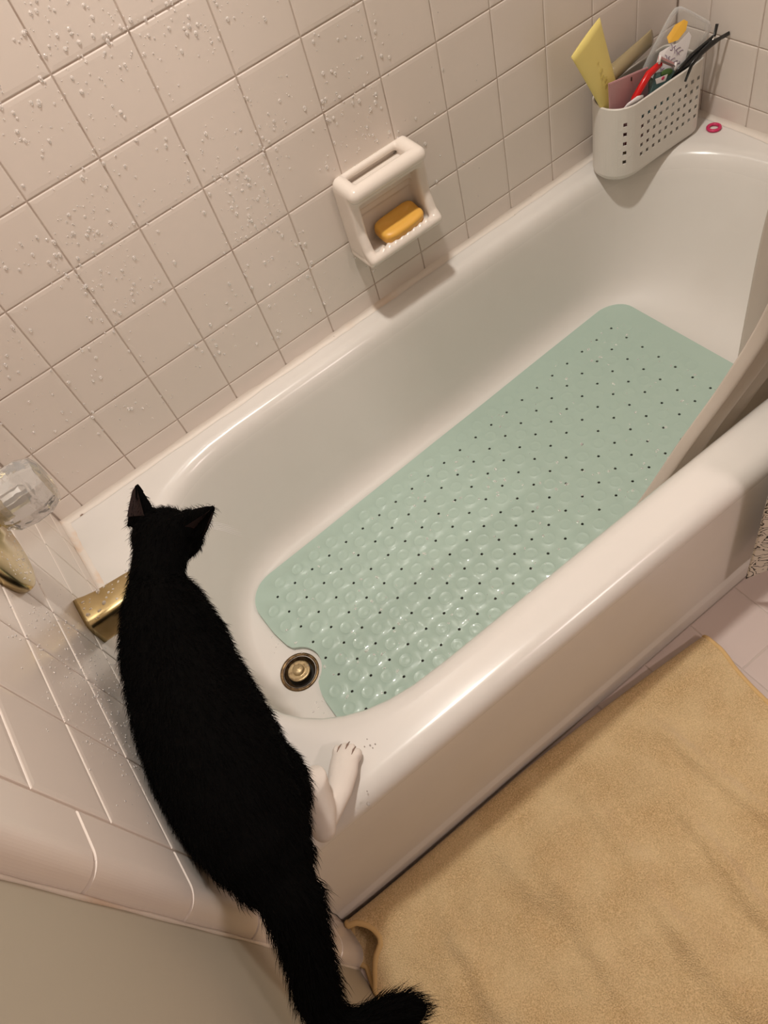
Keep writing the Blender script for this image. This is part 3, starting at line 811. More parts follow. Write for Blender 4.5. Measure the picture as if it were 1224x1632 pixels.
# clear bottle leaning bottom-up in the corner
cb0 = Vector((1.262, -.066, .425)); cb1 = hit(1108, 22, 1, -.080)
def bottle():
    root = empty('shampoo_bottle', cb0); tag(root, 'clear plastic bottle with white label and orange sticker, upside down in basket', 'bottle')
    ax = cb1 - cb0; u = ax.normalized(); fd = Vector((.62, -.25, -.55)); fd = (fd - u * fd.dot(u)).normalized(); nd = u.cross(fd)
    if nd.dot(CPOS - cb0) < 0: nd = -nd
    def ring(bm, t, wv, th, n=32, off=0):
        return [bm.verts.new(cb0 + ax * t + fd * wv * math.copysign(abs(math.cos(2 * PI * k / n)) ** .8, math.cos(2 * PI * k / n)) + nd * th * math.copysign(abs(math.sin(2 * PI * k / n)) ** .8, math.sin(2 * PI * k / n))) for k in range(n)]
    S = [(0, .012, .010), (.06, .016, .013), (.16, .034, .019), (.3, .043, .022), (.6, .046, .023), (.9, .045, .022), (.97, .042, .020), (1.0, .034, .016)]
    bm = bmesh.new(); rs = [ring(bm, *s) for s in S]
    for a, b in zip(rs, rs[1:]):
        for k in range(32): bm.faces.new((a[k], a[(k + 1) % 32], b[(k + 1) % 32], b[k]))
    bm.faces.new(rs[0][::-1]); bm.faces.new(rs[-1]); fix_normals(bm)
    keep(obj('bottle_body', bm, M['clear'], None, True), root)
    bm = bmesh.new(); rs = [ring(bm, t, wv * .82, th * .8) for t, wv, th in S[1:4]] + [ring(bm, .42, .036, .018)]
    for a, b in zip(rs, rs[1:]):
        for k in range(32): bm.faces.new((a[k], a[(k + 1) % 32], b[(k + 1) % 32], b[k]))
    bm.faces.new(rs[0][::-1]); bm.faces.new(rs[-1]); fix_normals(bm)
    keep(obj('gel', bm, M['dkgreen'], None, True), root)
    def patch(name, m, outline, lift):
        bm = bmesh.new(); i0 = []
        ov, tris, _ = cdt(outline, [list(range(len(outline)))])
        def P(a, t, e): 
            wv = np.interp(t, [s[0] for s in S], [s[1] for s in S]); th = np.interp(t, [s[0] for s in S], [s[2] for s in S])
            ca = max(-.98, min(.98, a)); sb = (1 - abs(ca) ** 2.5) ** (1 / 2.5)
            return cb0 + ax * t + fd * wv * ca + nd * (th * sb + e)
        top = [bm.verts.new(P(p.x, p.y, lift)) for p in ov]
        for t in tris:
            c = sum((ov[i] for i in t), Vector((0, 0))) / 3
            if inside(c, outline): bm.faces.new([top[i] for i in t])
        r = bmesh.ops.extrude_face_region(bm, geom=bm.faces[:])
        for v in [g for g in r['geom'] if isinstance(g, bmesh.types.BMVert)]: v.co += nd * .0004
        fix_normals(bm)
        return keep(obj(name, bm, m), root)
    lab = [(-.85, .36), (-.3, .34), (-.02, .38), (.16, .46), (.10, .54), (.24, .62), (.10, .72), (-.05, .82), (-.25, .84), (-.45, .72), (-.70, .66), (-.9, .58), (-.82, .46)]
    lb = patch('label', M['label_white'], lab, .0006); lb['label'] = 'white label with curly purple lettering'
    patch('sticker', M['orange'], [(-.92, .72), (-.78, .68), (-.52, .74), (-.42, .84), (-.52, .91), (-.70, .91), (-.88, .84)], .0014)['label'] = 'orange sticker'
    patch('rear_label', M['gel'], [(.35, .40), (.85, .36), (.9, .70), (.6, .78), (.42, .72)], .0008)
    # curly lettering strokes
    bm = bmesh.new()
    for row, (tc, n) in enumerate(((.66, 4), (.56, 5), (.45, 4))):
        for k in range(n):
            a0 = -.62 + k * .15; pts = []
            for q in range(7):
                f = q / 6; aa = a0 + .08 * math.sin(f * 5 + k) ; tt = tc - .03 + .06 * f + .008 * math.cos(f * 9 + k * 2)
                wv = np.interp(tt, [s[0] for s in S], [s[1] for s in S]); th = np.interp(tt, [s[0] for s in S], [s[2] for s in S])
                sb = (1 - abs(aa) ** 2.5) ** .4
                pts.append(cb0 + ax * tt + fd * wv * aa + nd * (th * sb + .0013))
            add_tube(bm, pts, .0006, .0003, n=5, up=nd)
    let = obj('lettering', bm, M['ink_purple']); let.parent = lb; let.matrix_parent_inverse = Matrix.Identity(4)
    return root
bottle()

def slabquad(q, thick, nrm):
    """thin box from four corners"""
    q = [Vector(p) for p in q]; nrm = Vector(nrm).normalized() * thick; bm = bmesh.new()
    a = [bm.verts.new(p) for p in q]; b = [bm.verts.new(p + nrm) for p in q]
    bm.faces.new(a[::-1]); bm.faces.new(b)
    for k in range(4): bm.faces.new((a[k], a[(k + 1) % 4], b[(k + 1) % 4], b[k]))
    fix_normals(bm); bmesh.ops.bevel(bm, geom=bm.edges[:], offset=thick * .25, segments=2, affect='EDGES'); return bm
pa, pb_ = hit(971, 134, 1, -.085), hit(1034, 107, 1, -.078)
down = Vector((.012, .002, -.15))
card = empty('plastic_pouch', pa + down); tag(card, 'dusty pink flat pouch standing upright in the white basket', 'pouch')
keep(obj('pouch_body', slabquad([pa, pb_, pb_ + down, pa + down], .004, (0, 1, .1)), M['pink_card']), card)
dm = pa.lerp(pb_, .55)
keep(obj('hang_slot', slabquad([dm + Vector((-.0012, -.0006, -.004)), dm + Vector((.0012, -.0006, -.004)), dm + Vector((.0012, -.0006, -.011)), dm + Vector((-.0012, -.0006, -.011))], .0008, (0, -1, 0)), M['dark']), card)

# red razor
rz0, rz1, rz2 = hit(1012, 156, 1, -.097), hit(1034, 118, 1, -.097), hit(1053, 101, 1, -.097)
rz = empty('razor', rz0 + Vector((-.008, .006, -.09))); tag(rz, 'red handled razor with pink head in the white basket', 'razor')
bm = bmesh.new(); add_tube(bm, [rz0 + Vector((-.008, .006, -.09)), rz0, rz1, rz1.lerp(rz2, .6), rz2], [.006, .0072, .0072, .0065, .006], [.005, .006, .006, .005, .004], n=14, up=Vector((0, -1, 0)))
fix_normals(bm); keep(obj('handle', bm, M['red'], None, True), rz)
hA, hB, hC, hD = hit(1053, 90, 1, -.100), hit(1076, 101, 1, -.100), hit(1074, 108, 1, -.102), hit(1051, 99, 1, -.102)
keep(obj('razor_head', slabquad([hA, hB, hC, hD], .006, (0, 1, .3)), M['pink']), rz)
bm = slabquad([hA.lerp(hD, .45) + Vector((0, -.001, 0)), hB.lerp(hC, .45) + Vector((0, -.001, 0)), hB.lerp(hC, .7) + Vector((0, -.001, 0)), hA.lerp(hD, .7) + Vector((0, -.001, 0))], .001, (0, -1, 0)); keep(obj('blade', bm, M['steel']), rz)
for p, q in ((hA + Vector((-.002, -.001, .004)), hD + Vector((-.002, -.001, -.002))), (hB + Vector((.001, -.001, .002)), hC + Vector((.001, -.001, -.005)))):
    bm = bmesh.new(); add_tube(bm, [p, q], .0022, n=10, up=Vector((0, -1, 0))); keep(obj('head_guard', bm, M['label_white'], None, True), rz)

# white curved back brush handle between pouch and rim
h0 = [hit(u, v, 1, y) for u, v, y in ((993, 176, -.094), (1002, 168, -.101), (1016, 158, -.106), (1024, 155, -.107))]
bm = bmesh.new(); add_tube(bm, [h0[0] + Vector((.012, .03, -.05))] + h0, [.004, .005, .006, .006, .004], [.0025] * 5, n=12, up=Vector((0, -1, 0))); fix_normals(bm)
tag(obj('comb_handle', bm, M['label_white'], None, True), 'white curved plastic handle just inside the basket front', 'handle')

# teal packet with a green printed leaf
q = [hit(1027, 152, 1, -.103), hit(1046, 117, 1, -.100), hit(1077, 110, 1, -.101), hit(1072, 128, 1, -.104)]
tp = empty('soap_packet', q[0]); tag(tp, 'teal packet with green and pink print beside the razor', 'packet')
low = Vector((0, .004, -.05))
keep(obj('packet_body', slabquad([q[0] + low, q[1], q[2], q[3] + low], .005, (0, 1, 0)), M['teal']), tp)
c1 = (q[1] + q[2]) / 2
bm = bmesh.new(); add_ellipsoid(bm, c1 + Vector((.001, -.0005, -.003)), (.016, .0016, .007), Matrix.Rotation(.35, 3, 'Y')); keep(obj('leaf_print', bm, M['green_print'], None, True), tp)
pk = [hit(1044, 126, 1, -.1045), hit(1064, 118, 1, -.1045), hit(1060, 129, 1, -.1050), hit(1046, 134, 1, -.1050)]
keep(obj('picture_print', slabquad(pk, .0008, (0, -1, 0)), M['label_white']), tp)
bm = bmesh.new(); add_ellipsoid(bm, (pk[0] + pk[1] + pk[2]) / 3 + Vector((0, -.001, 0)), (.004, .0008, .003)); keep(obj('flower_print', bm, M['hot_pink']), tp)

# black sectioning clip hooked over the basket rim
clip = empty('hair_clip', hit(1100, 100, 1, -.113)); tag(clip, 'black plastic hair clip hooked over the basket rim', 'hair clip')
def bar(name, px, ra, rb):
    pts = [hit(u, v, 1, y) for u, v, y in px]
    bm = bmesh.new(); add_tube(bm, pts, ra, rb, n=10, up=Vector((0, -1, .3))); fix_normals(bm); keep(obj(name, bm, M['black_plastic'], None, True), clip)
bar('upper_arm', [(1143, 38, -.108), (1139, 56, -.110), (1126, 70, -.110), (1105, 90, -.108), (1084, 112, -.104), (1070, 126, -.100)], [.0038, .0034, .0056, .0085, .007, .004], [.002, .002, .003, .003, .0025, .002])
bar('lower_arm', [(1162, 53, -.122), (1146, 62, -.121), (1132, 71, -.120), (1116, 86, -.120), (1102, 104, -.1205), (1092, 130, -.1205)], [.0036, .0036, .006, .005, .0038, .0026], [.002, .002, .003, .0025, .002, .0016])
bm = bmesh.new(); pv = hit(1136, 64, 1, -.116); add_tube(bm, [pv + Vector((-.004, 0, -.004)), pv + Vector((.004, 0, .004))], .0022, n=10); keep(obj('spring_pin', bm, M['chrome'], None, True), clip)

# pink elastic ring on the rim
bm = bmesh.new(); c = hit(1138, 203, 2, RIM + .0032); c.x = min(c.x, XF - .0255); K = 36; rr = []
for i in range(K):
    a = 2 * PI * i / K; d = Vector((math.cos(a), math.sin(a), 0))
    rr.append([bm.verts.new(c + d * .0112 + d * (.0034 * math.cos(b)) + Vector((0, 0, .0030 * math.sin(b)))) for b in np.linspace(0, 2 * PI, 12, endpoint=False)])
for i in range(K):
    for k in range(12): bm.faces.new((rr[i][k], rr[i][(k + 1) % 12], rr[(i + 1) % K][(k + 1) % 12], rr[(i + 1) % K][k]))
fix_normals(bm); tag(obj('elastic_ring', bm, M['hot_pink'], None, True), 'small hot pink rubber ring lying on the tub corner', 'ring')

# ------------------------------------------------------------------ towel on the floor
def towel():
    # cross-section (y, z): lower layer from the room towards the tub, fold, upper layer back into the room
    bm = bmesh.new(); NU, NXT = 190, 150
    def P2(u, v): p = hit(u, v, 2, .015); return Vector((p.x, p.y))
    folds = [(P2(1060, 1172), P2(1250, 1326), .011, .010), (P2(1095, 1300), P2(1250, 1500), .012, .011), (P2(920, 1255), P2(1010, 1365), .013, .008), (P2(1070, 1098), P2(1140, 1050), .012, .008),
             (P2(700, 1440), P2(790, 1600), .016, .008), (P2(880, 1400), P2(980, 1560), .017, .008), (P2(1030, 1420), P2(1180, 1600), .014, .008), (P2(780, 1330), P2(850, 1420), .018, .007)]
    # plan outlines of the left end: lower layer lies on the floor, upper layer stands off it
    lowE = [(-.74, -.040), (-.748, -.046), (-.772, -.063), (-.784, -.063), (-.798, -.054), (-.812, -.058), (-.829, -.062), (-.87, -.062)]
    upE = [(-.735, -.040), (-.745, -.040)] + [(p.y, p.x) for p in (hit(u, v, 2, z) for u, v, z in ((570, 1470, .045), (590, 1476, .047), (602, 1490, .045), (603, 1505, .042), (597, 1518, .036), (595, 1538, .028), (597, 1560, .018), (598, 1580, .012)))] + [(-.90, -.060), (-1.7, -.060)]
    def ed(tab, y):
        t = sorted(tab); return float(np.interp(y, [q[0] for q in t], [q[1] for q in t]))
    def section(f, puff):
        """f in 0..1 along the sheet: 0 lower layer end, fold at .22, 1 upper layer end"""
        yf = -.7335
        if f < .22:
            t = f / .22; y = -.86 + (.86 - .746) * t
            return y, .0038
        t = (f - .22) / .78
        if t < .10:
            a = t / .10 * PI
            return yf - .010 * (1 - math.sin(a)) - .003, .0045 + (.010 + .032 * puff) * (1 - math.cos(a)) / 2
        q = (t - .10) / .90; y = yf - .013 - q * .92
        z = .0085 + (.006 + .032 * puff) * math.exp(-(max(0, -.750 - y) / (.030 + .018 * puff)) ** 2)
        return y, z
    g = []
    for i in range(NXT + 1):
        u = (i / NXT) ** 1.25; row = []
        for j in range(NU + 1):
            f = j / NU
            puff = .20 + .80 * math.exp(-u * 8.5)
            y, z = section(f, puff)
            fe = max(0, min(1, (f - .22) / .06))
            xl = ed(lowE, y) * (1 - fe) + ed(upE, y) * fe
            xr = .700 - .10 * max(0, -.77 - y) * 1.5 + .004 * math.sin(y * 25)
            if f < .22: xr -= .01
            x = xl + (xr - xl) * u
            y -= .026 * max(0, (x - .30) / .40) ** 1.5
            lay = max(0, min(1, (-.765 - y) / .05)) * min(1, u * 9) if f > .22 else 0
            wv = noise.noise(Vector((x * 5 + y * 3.5, y * 2.2 - x * 1.4, 1.3))) * .016 + noise.noise(Vector((x * 15 + y * 6, y * 13 - x * 5, 4.1))) * .010 + noise.noise(Vector((x * 40, y * 40, 9))) * .0034
            ridge = 0
            for a_, b_, wd0, hh in folds:
                d_ = b_ - a_; ll = d_.length; d_ = d_ / ll; rel = Vector((x, y)) - a_; tt = rel.dot(d_); ww = rel.x * d_.y - rel.y * d_.x
                if -.06 < tt < ll + .06: ridge += hh * math.exp(-(ww / wd0) ** 2) * max(0, min(1, (tt + .05) / .06)) * max(0, min(1, (ll + .05 - tt) / .06))
            z += lay * max(-.003, wv + .006 + ridge)
            row.append(bm.verts.new((x, y, z)))
        g.append(row)
    for i in range(NXT):
        for j in range(NU): bm.faces.new((g[i][j], g[i + 1][j], g[i + 1][j + 1], g[i][j + 1]))
    fix_normals(bm)
    hem = [v.co.copy() for v in g[0]]; hem2 = [v.co.copy() for v in g[NXT]]
    return bm, hem, hem2
tbm, hem, hem2 = towel()
tw = empty('bath_towel', (.3, -1.0, 0)); tag(tw, 'folded gold terry towel spread on the floor beside the bathtub', 'towel')
to = keep(obj('terry_sheet', tbm, M['towel'], None, True), tw)
so = to.modifiers.new('thickness', 'SOLIDIFY'); so.thickness = .006; so.offset = 0
for h, nm in ((hem, 'hem'), (hem2, 'hem')):
    bm = bmesh.new(); add_tube(bm, [p for p in h[::1]], .0045, n=10, up=Vector((1, 0, 0))); fix_normals(bm)
    keep(obj(nm, bm, M['towel_hem'], None, True), tw)

# ------------------------------------------------------------------ curtains
def sheet(name, label, cat, cols, mat_, thick, sub=6):
    """cols: list of polylines (same length); interpolated into a smooth folded sheet"""
    A = np.array(cols, float); nc, nr, _ = A.shape
    def cr(p, t):          # catmull-rom along axis 0
        n = len(p); i = int(min(t, n - 1 - 1e-9)); f = t - i
        p0, p1, p2, p3 = p[max(i - 1, 0)], p[i], p[min(i + 1, n - 1)], p[min(i + 2, n - 1)]
        return .5 * (2 * p1 + (p2 - p0) * f + (2 * p0 - 5 * p1 + 4 * p2 - p3) * f * f + (3 * p1 - p0 - 3 * p2 + p3) * f ** 3)
    rowsA = np.array([cr(A, t) for t in np.linspace(0, nc - 1, (nc - 1) * sub + 1)])
    rowsB = np.array([[cr(r, t) for t in np.linspace(0, nr - 1, (nr - 1) * sub + 1)] for r in rowsA])
    n1, n2, _ = rowsB.shape
    verts = [tuple(v) for r in rowsB for v in r]
    faces = [(i * n2 + j, (i + 1) * n2 + j, (i + 1) * n2 + j + 1, i * n2 + j + 1) for i in range(n1 - 1) for j in range(n2 - 1)]
    o = obj(name, mesh_from(verts, faces, name), mat_, None, True)
    s = o.modifiers.new('thickness', 'SOLIDIFY'); s.thickness = thick; s.offset = 0
    tag(o, label, cat); return o
# liner: bottom is pulled along the inside of the tub, upper part hangs from the rail
zs_ = [.20, .285, .333, .37, .415, .495, .65, .9, 1.3, 1.95]
xs_ = [.655, .736, .778, .818, .862, .915, .955, .975, .985, .99]
ztop = zs_
cols = []
offs = [(0, .0), (.018, -.020), (.045, .010), (.075, -.022), (.105, .012), (.14, -.02), (.175, .012), (.215, -.018), (.255, .01), (.295, -.018), (.335, .01), (.37, -.015)]
for k, (dx, dy) in enumerate(offs):
    c = []
    for x, z in zip(xs_, zs_):
        up_ = max(0, min(1, (z - .6) / 1.0)); low = 1 - max(0, min(1, (z - .2) / .35))
        y = -.609 + dy * .9 * (1 - .3 * low) - .085 * up_
        c.append((x + dx * (1 + .15 * low), y + .012 * low, z))
    cols.append(c)
sheet('curtain_liner', 'translucent beige curtain liner gathered inside the tub', 'curtain liner', cols, M['liner'], .0008)
# second, farther flap of liner hanging straight down into the tub
cols = []
for k, (dx, dy) in enumerate([(0, 0), (.03, -.02), (.06, .0), (.09, -.03), (.12, -.045), (.15, -.06), (.18, -.07)]):
    cols.append([(1.043 + dx + .004 * math.sin(z * 6), -.500 + dy - .12 * max(0, min(1, (z - .5) / 1.2)) - .02 * max(0, .3 - z), z) for z in (.145, .21, .35, .54, .8, 1.3, 1.95)])
sheet('curtain_flap', 'thin pale edge of the liner hanging at the far end of the tub', 'curtain liner', cols, M['liner_clear'], .0008)
# printed outer curtain outside the tub
cols = []
for k in range(17):
    dx = k * .036; dy = -.022 * (k % 2)
    b0 = .084 + .03 * min(k, 1) * (k % 2)
    cols.append([(.800 + dx - .012 * min(1, (z - .08) / .3), -.752 + dy, z) for z in (b0, .16, .25, .36, .6, 1.0, 1.5, 1.95)])
sheet('shower_curtain', 'white cotton shower curtain with black paisley print outside the tub', 'curtain', cols, M['paisley'], .0015)
bm = bmesh.new(); add_tube(bm, [(XP, -.735, 1.97), (XF, -.735, 1.97)], .0125, n=20)
tag(obj('curtain_rod', bm, M['chrome'], None, True), 'chrome rod carrying the curtains above the tub', 'rod')

# ------------------------------------------------------------------ lamps (above and behind the view)
lamp = empty('ceiling_lamp', (LAMP.x, LAMP.y, ZC)); tag(lamp, 'round ceiling lamp above the bathtub', 'lamp')
bm = bmesh.new(); add_lathe(bm, [(.10, ZC), (.10, ZC - .02), (.088, ZC - .03), (.080, ZC - .03)], (LAMP.x, LAMP.y, 0), (0, 0, 1), 40, False); keep(obj('lamp_ring', bm, M['chrome'], None, True), lamp)
bm = bmesh.new(); add_lathe(bm, [(.080, ZC - .03), (.0001, ZC - .034)], (LAMP.x, LAMP.y, 0), (0, 0, 1), 40, False); keep(obj('lamp_glass', bm, M['lamp_glass'], None, True), lamp)
van = empty('vanity_lamp', VAN); tag(van, 'wall lamp over the mirror across the room', 'lamp')
bm = bmesh.new(); add_box(bm, (VAN.x - .28, YB, VAN.z - .05), (VAN.x + .28, VAN.y + .03, VAN.z + .05), .012); keep(obj('lamp_body', bm, M['chrome']), van)

# ------------------------------------------------------------------ cat
def at_px(u, v, z, wpx=None):
    p = hit(u, v, 2, z); dep = (p - CPOS).dot(CF)
    return (p, wpx / 2 / F_PX * dep) if wpx else p
def build_cat():
    bm = bmesh.new()
    body = [  # photo centre u, v, height, width in px
        (252, 905, .570, 98), (251, 932, .566, 104), (262, 972, .562, 142), (277, 1025, .562, 178), (293, 1080, .565, 196), (313, 1135, .570, 212), (342, 1195, .580, 226), (371, 1258, .590, 222), (400, 1318, .592, 204), (425, 1368, .590, 168), (447, 1405, .585, 118)]
    P = []; ra = []; rb = []
    for u, v, z, wpx in body:
        p, r = at_px(u, v, z, wpx); P.append(p); ra.append(max(.02, r - .006)); rb.append(max(.02, r - .006))
    rb[2] *= 1.15; rb[3] *= 1.1
    # deep chest / belly: slightly taller than wide
    add_tube(bm, P, ra, [b * 1.02 for b in rb], n=28)
    for i in (0, len(P) - 1): add_ellipsoid(bm, P[i], (ra[i],) * 3)
    for i in range(1, len(P) - 1): add_ellipsoid(bm, P[i] - Vector((0, 0, .006)), (ra[i] * .98,) * 3)
    # tail
    tl = [(447, 1405, .585, 112), (468, 1440, .575, 108), (483, 1490, .555, 94), (497, 1545, .530, 88), (510, 1596, .505, 84), (532, 1636, .485, 80), (575, 1642, .475, 76), (618, 1622, .475, 72), (648, 1612, .478, 68), (664, 1609, .48, 50)]
    T = []; tr = []
    for u, v, z, wpx in tl:
        p, r = at_px(u, v, z, wpx); T.append(p); tr.append(max(.006, r * 1.10 - .006))
    add_tube(bm, T, tr, n=16)
    for p, r in zip(T, tr): add_ellipsoid(bm, p, (r,) * 3, sub=2)
    # head
    fwd = Vector((.80, .52, -.34)).normalized(); right = fwd.cross(Vector((0, 0, 1))).normalized(); upv = right.cross(fwd)
    Rm = Matrix((right, fwd, upv)).transposed()
    hc, hr = at_px(262, 856, .570, 116)
    hr -= .005
    add_ellipsoid(bm, hc, (hr, hr * .98, hr * .9), Rm)
    add_ellipsoid(bm, hc + fwd * .012 - upv * .012, (hr * 1.02, hr * .8, hr * .66), Rm)        # cheeks
    add_ellipsoid(bm, hc + fwd * .044 - upv * .016, (.019, .020, .016), Rm)                     # muzzle
    add_ellipsoid(bm, hc + fwd * .040 - upv * .002, (.011, .020, .010), Rm)                     # nose bridge
    add_tube(bm, [P[1], P[0], hc], [ra[1], ra[0] * 1.02, hr * .86], n=20)
    # ears: cupped cones
    ears = []
    for tipx, tipz, side in (((218, 771), .618, -1), ((342, 807), .613, 1)):
        tip = at_px(*tipx, tipz); base = at_px(*((227, 824) if side < 0 else (309, 836)), .588)
        ax = tip - base; n = 9; pts = [base - ax * .25 + ax * 1.25 * t for t in np.linspace(0, 1, n)]
        wr = [.022 * (1 - t) ** .8 + .0022 for t in np.linspace(0, 1, n)]
        add_tube(bm, pts, wr, [max(.0024, q * .42) for q in wr], n=14, up=(fwd + right * side * .3))
        ears.append((base, tip))
    # hind legs: visible right one on the front rim, left one beside the wall
    toe = at_px(551, 1212, .362); heel = at_px(520, 1325, .372)
    knee = at_px(443, 1232, .470); shin = at_px(494, 1246, .422); hip = P[8] + Vector((.012, .03, -.02))
    add_tube(bm, [hip, knee, shin, shin.lerp(heel, .6), heel + Vector((0, 0, .012))], [.048, .030, .0235, .0205, .0155], n=16)
    mid = heel.lerp(toe, .5) + Vector((.006, 0, .004))
    add_tube(bm, [heel + Vector((0, .002, .010)), mid, heel.lerp(toe, .8) + Vector((.003, 0, .004)), toe + Vector((0, 0, .004))], [.0135, .0165, .0195, .0185], [.012, .0135, .0135, .0125], n=16)
    add_ellipsoid(bm, toe + Vector((0, 0, .003)), (.0185, .0165, .0120), Matrix.Rotation(math.atan2(-(toe - heel).x, (toe - heel).y), 3, 'Z'))
    add_ellipsoid(bm, heel + Vector((0, 0, .011)), (.0150, .0150, .0140))
    d = (toe - heel).normalized(); lat = Vector((d.y, -d.x, 0)).normalized()
    for k in range(4):
        o = (k - 1.5) * .0098; add_ellipsoid(bm, toe + lat * o + d * (.0165 - abs(k - 1.5) * .0052) + Vector((0, 0, .0016)), (.0052, .0095, .0100), Matrix.Rotation(math.atan2(-d.x, d.y), 3, 'Z'), sub=2)
    add_ellipsoid(bm, knee, (.026, .034, .03)); add_ellipsoid(bm, hip.lerp(knee, .4), (.046, .055, .055))
    def paw(p, top, r0, r1, fd):
        p = Vector(p); fd = Vector(fd).normalized(); lt = Vector((fd.y, -fd.x, 0))
        add_tube(bm, [top, Vector(top).lerp(p + Vector((0, 0, .03)), .5), p + Vector((0, 0, .014))], [r0, (r0 + r1) / 2, r1], n=14)
        add_ellipsoid(bm, p + fd * .010 + Vector((0, 0, .0125)), (.0165, .0195, .0120), Matrix.Rotation(math.atan2(-fd.x, fd.y), 3, 'Z'))
        for k in range(4): add_ellipsoid(bm, p + fd * (.024 - abs(k - 1.5) * .003) + lt * (k - 1.5) * .008 + Vector((0, 0, .009)), (.0062, .008, .0085), sub=2)
    paw((-.012, -.665, RIM), P[8] + Vector((-.015, .03, -.03)), .05, .014, (.3, 1, 0))
    paw((.002, -.440, RIM), P[3] + Vector((-.012, -.01, -.03)), .036, .0135, (.7, .7, 0))
    paw((.004, -.375, RIM), P[2] + Vector((.01, .0, -.03)), .034, .0135, (.7, .7, 0))
    me = remesh(bm, .0026, 4, .5)
    # black and white coat
    me.materials.append(M['fur']); me.materials.append(M['white_fur'])
    n = len(me.polygons); cen = np.empty(n * 3); me.polygons.foreach_get('center', cen); cen = cen.reshape(-1, 3)
    idx = np.zeros(n, int)
    for i, c in enumerate(cen):
        v = Vector(c)
        nz = .008 * noise.noise(v * 60)
        if v.z < .455 + nz + (.01 if v.y < -.6 else -.06): idx[i] = 1
        f = v - hc
        if f.dot(fwd) > .040 and f.dot(upv) < -.004: idx[i] = 1
    patch = at_px(319, 874, .560)
    for i, c in enumerate(cen):
        if (Vector(c) - patch).length < .0095: idx[i] = 1
    # the tail stays black
    for i, c in enumerate(cen):
        if c[1] < -.80: idx[i] = 0
    me.polygons.foreach_set('material_index', idx); me.polygons.foreach_set('use_smooth', [True] * n)
    return me, P, hc, fwd, right, upv, hr, ears, T, idx, cen, (toe, d, lat)
cme, CP, hc, fwd, right, upv, hr, ears, TL, cidx, ccen, (toe, tdir, tlat) = build_cat()
cat = empty('cat', (0.03, -.55, RIM)); tag(cat, 'black cat with white paws standing on the tub rim and looking in', 'cat')
body = keep(obj('body', cme, None, None), cat)
for s in (-1, 1):
    bm = bmesh.new(); add_ellipsoid(bm, hc + fwd * hr * .80 + right * s * hr * .46 + upv * hr * .16, (.0085,) * 3); keep(obj('eye', bm, M['eye'], None, True), cat)
bm = bmesh.new(); add_ellipsoid(bm, hc + fwd * .0635 - upv * .010, (.005, .004, .0035)); keep(obj('nose', bm, M['ear_skin'], None, True), cat)
bm = bmesh.new()
for s in (-1, 1):
    for k in range(5):
        p0 = hc + fwd * .054 + right * s * .012 - upv * (.014 + .002 * k); dr = (right * s + fwd * (.05 + .12 * k) - upv * (.15 * (k - 1))).normalized()
        add_tube(bm, [p0, p0 + dr * .03, p0 + dr * .055 - upv * .006], [.0004, .0003, .0001], n=4)
keep(obj('whiskers', bm, M['label_white']), cat)
for k in range(3):  # thin dark tubes paint in the shade between the toes
    o_ = (k - 1) * .0098; f0 = .0235 - abs(k - 1) * .005; bm = bmesh.new()
    add_tube(bm, [toe + tlat * o_ + tdir * (f0 - .013) + Vector((0, 0, .0125)), toe + tlat * o_ + tdir * (f0 - .006) + Vector((0, 0, .0112)), toe + tlat * o_ + tdir * f0 + Vector((0, 0, .005))], [.0004, .0010, .0007], n=6)
    keep(obj('toe_crease_shade', bm, M['crease_shade'], None, True), cat)
# inner ear skin
for (b, t), s in zip(ears, (-1, 1)):
    ax = t - b; nf = ((CPOS - b).normalized() * .8 + right * s * .5).normalized(); nf = (nf - ax.normalized() * nf.dot(ax.normalized())).normalized(); lt = ax.cross(nf).normalized()
    bm = bmesh.new(); rows = []
    for q in np.linspace(.08, .86, 6):
        wv = .0135 * (1 - q) ** .85 + .0006
        rows.append([bm.verts.new(b + ax * q + lt * wv * e + nf * (.0105 * (1 - q) ** .8 + .0032 - .004 * (1 - e * e))) for e in (-1, -.5, 0, .5, 1)])
    for p, q in zip(rows, rows[1:]):
        for k in range(4): bm.faces.new((p[k], p[k + 1], q[k + 1], q[k]))
    fix_normals(bm); keep(obj('inner_ear', bm, M['ear_skin'], None, True), cat)

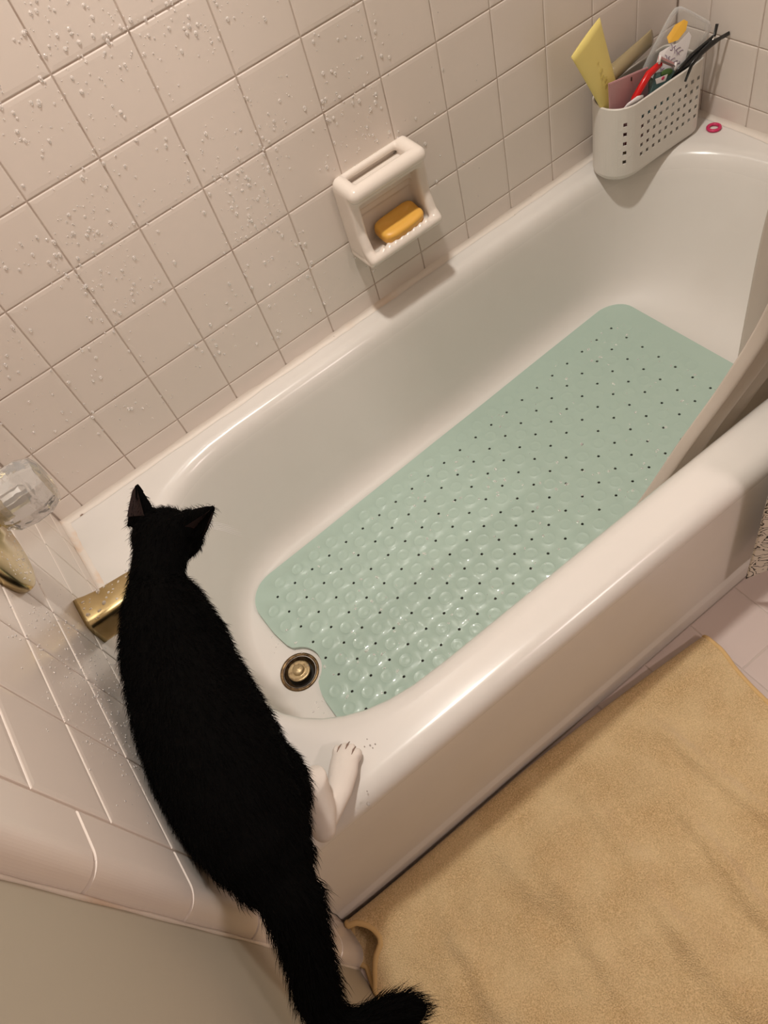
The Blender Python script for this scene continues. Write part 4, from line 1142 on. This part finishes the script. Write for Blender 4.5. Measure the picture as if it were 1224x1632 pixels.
def fur():
    n = len(cme.polygons); nor = np.empty(n * 3); cme.polygons.foreach_get('normal', nor); nor = nor.reshape(-1, 3)
    area_ = np.empty(n); cme.polygons.foreach_get('area', area_); pr = area_ / area_.sum()
    cnt = 60000; pick = rng.choice(n, cnt, p=pr)
    spine = np.array([tuple(p) for p in [hc + fwd * .05, hc] + CP + TL[1:]])
    tang = np.gradient(spine, axis=0); tang /= np.linalg.norm(tang, axis=1)[:, None]
    c = ccen[pick] + rng.normal(0, .0012, (cnt, 3)); nn = nor[pick]
    d2 = ((c[:, None, :] - spine[None]) ** 2).sum(2); si = d2.argmin(1); fl = tang[si]
    ln = np.where(si >= 2 + len(CP), .0150, np.where(si < 3, .0065, .0100)) * rng.uniform(.6, 1.3, cnt)
    low = (c[:, 2] < .43) & (si < 2 + len(CP)); ln[low] *= .35
    fl = fl - nn * (fl * nn).sum(1)[:, None]
    fl /= np.maximum(1e-6, np.linalg.norm(fl, axis=1))[:, None]
    jit = rng.normal(0, .16, (cnt, 3))
    d = nn * .34 + fl * .95 + jit; d /= np.linalg.norm(d, axis=1)[:, None]
    side = np.cross(d, rng.normal(0, 1, (cnt, 3))); side /= np.maximum(1e-6, np.linalg.norm(side, axis=1))[:, None]
    wd_ = .00030
    a = c - nn * .001 + side * wd_; b = c - nn * .001 - side * wd_
    m1 = c + d * (ln * .55)[:, None] + side * wd_ * .7; m2 = c + d * (ln * .55)[:, None] - side * wd_ * .7
    e = c + (d + fl * .25) * ln[:, None]
    V = np.stack([a, b, m2, m1, e], 1).reshape(-1, 3)
    Fq = []; mi = []
    wh = cidx[pick]
    for i in range(cnt):
        if wh[i]: continue
        o = i * 5; Fq.append((o, o + 1, o + 2, o + 3)); Fq.append((o + 3, o + 2, o + 4)); mi += [wh[i], wh[i]]
    me = bpy.data.meshes.new('fur'); me.from_pydata(V.tolist(), [], Fq); me.materials.append(M['fur']); me.materials.append(M['white_fur'])
    me.polygons.foreach_set('material_index', mi); me.update()
    bm = bmesh.new(); bm.from_mesh(me); bmesh.ops.delete(bm, geom=[v for v in bm.verts if not v.link_faces], context='VERTS'); bm.to_mesh(me); bm.free(); return me
fo = keep(obj('fur', fur(), None, None), cat); fo['kind'] = 'stuff'
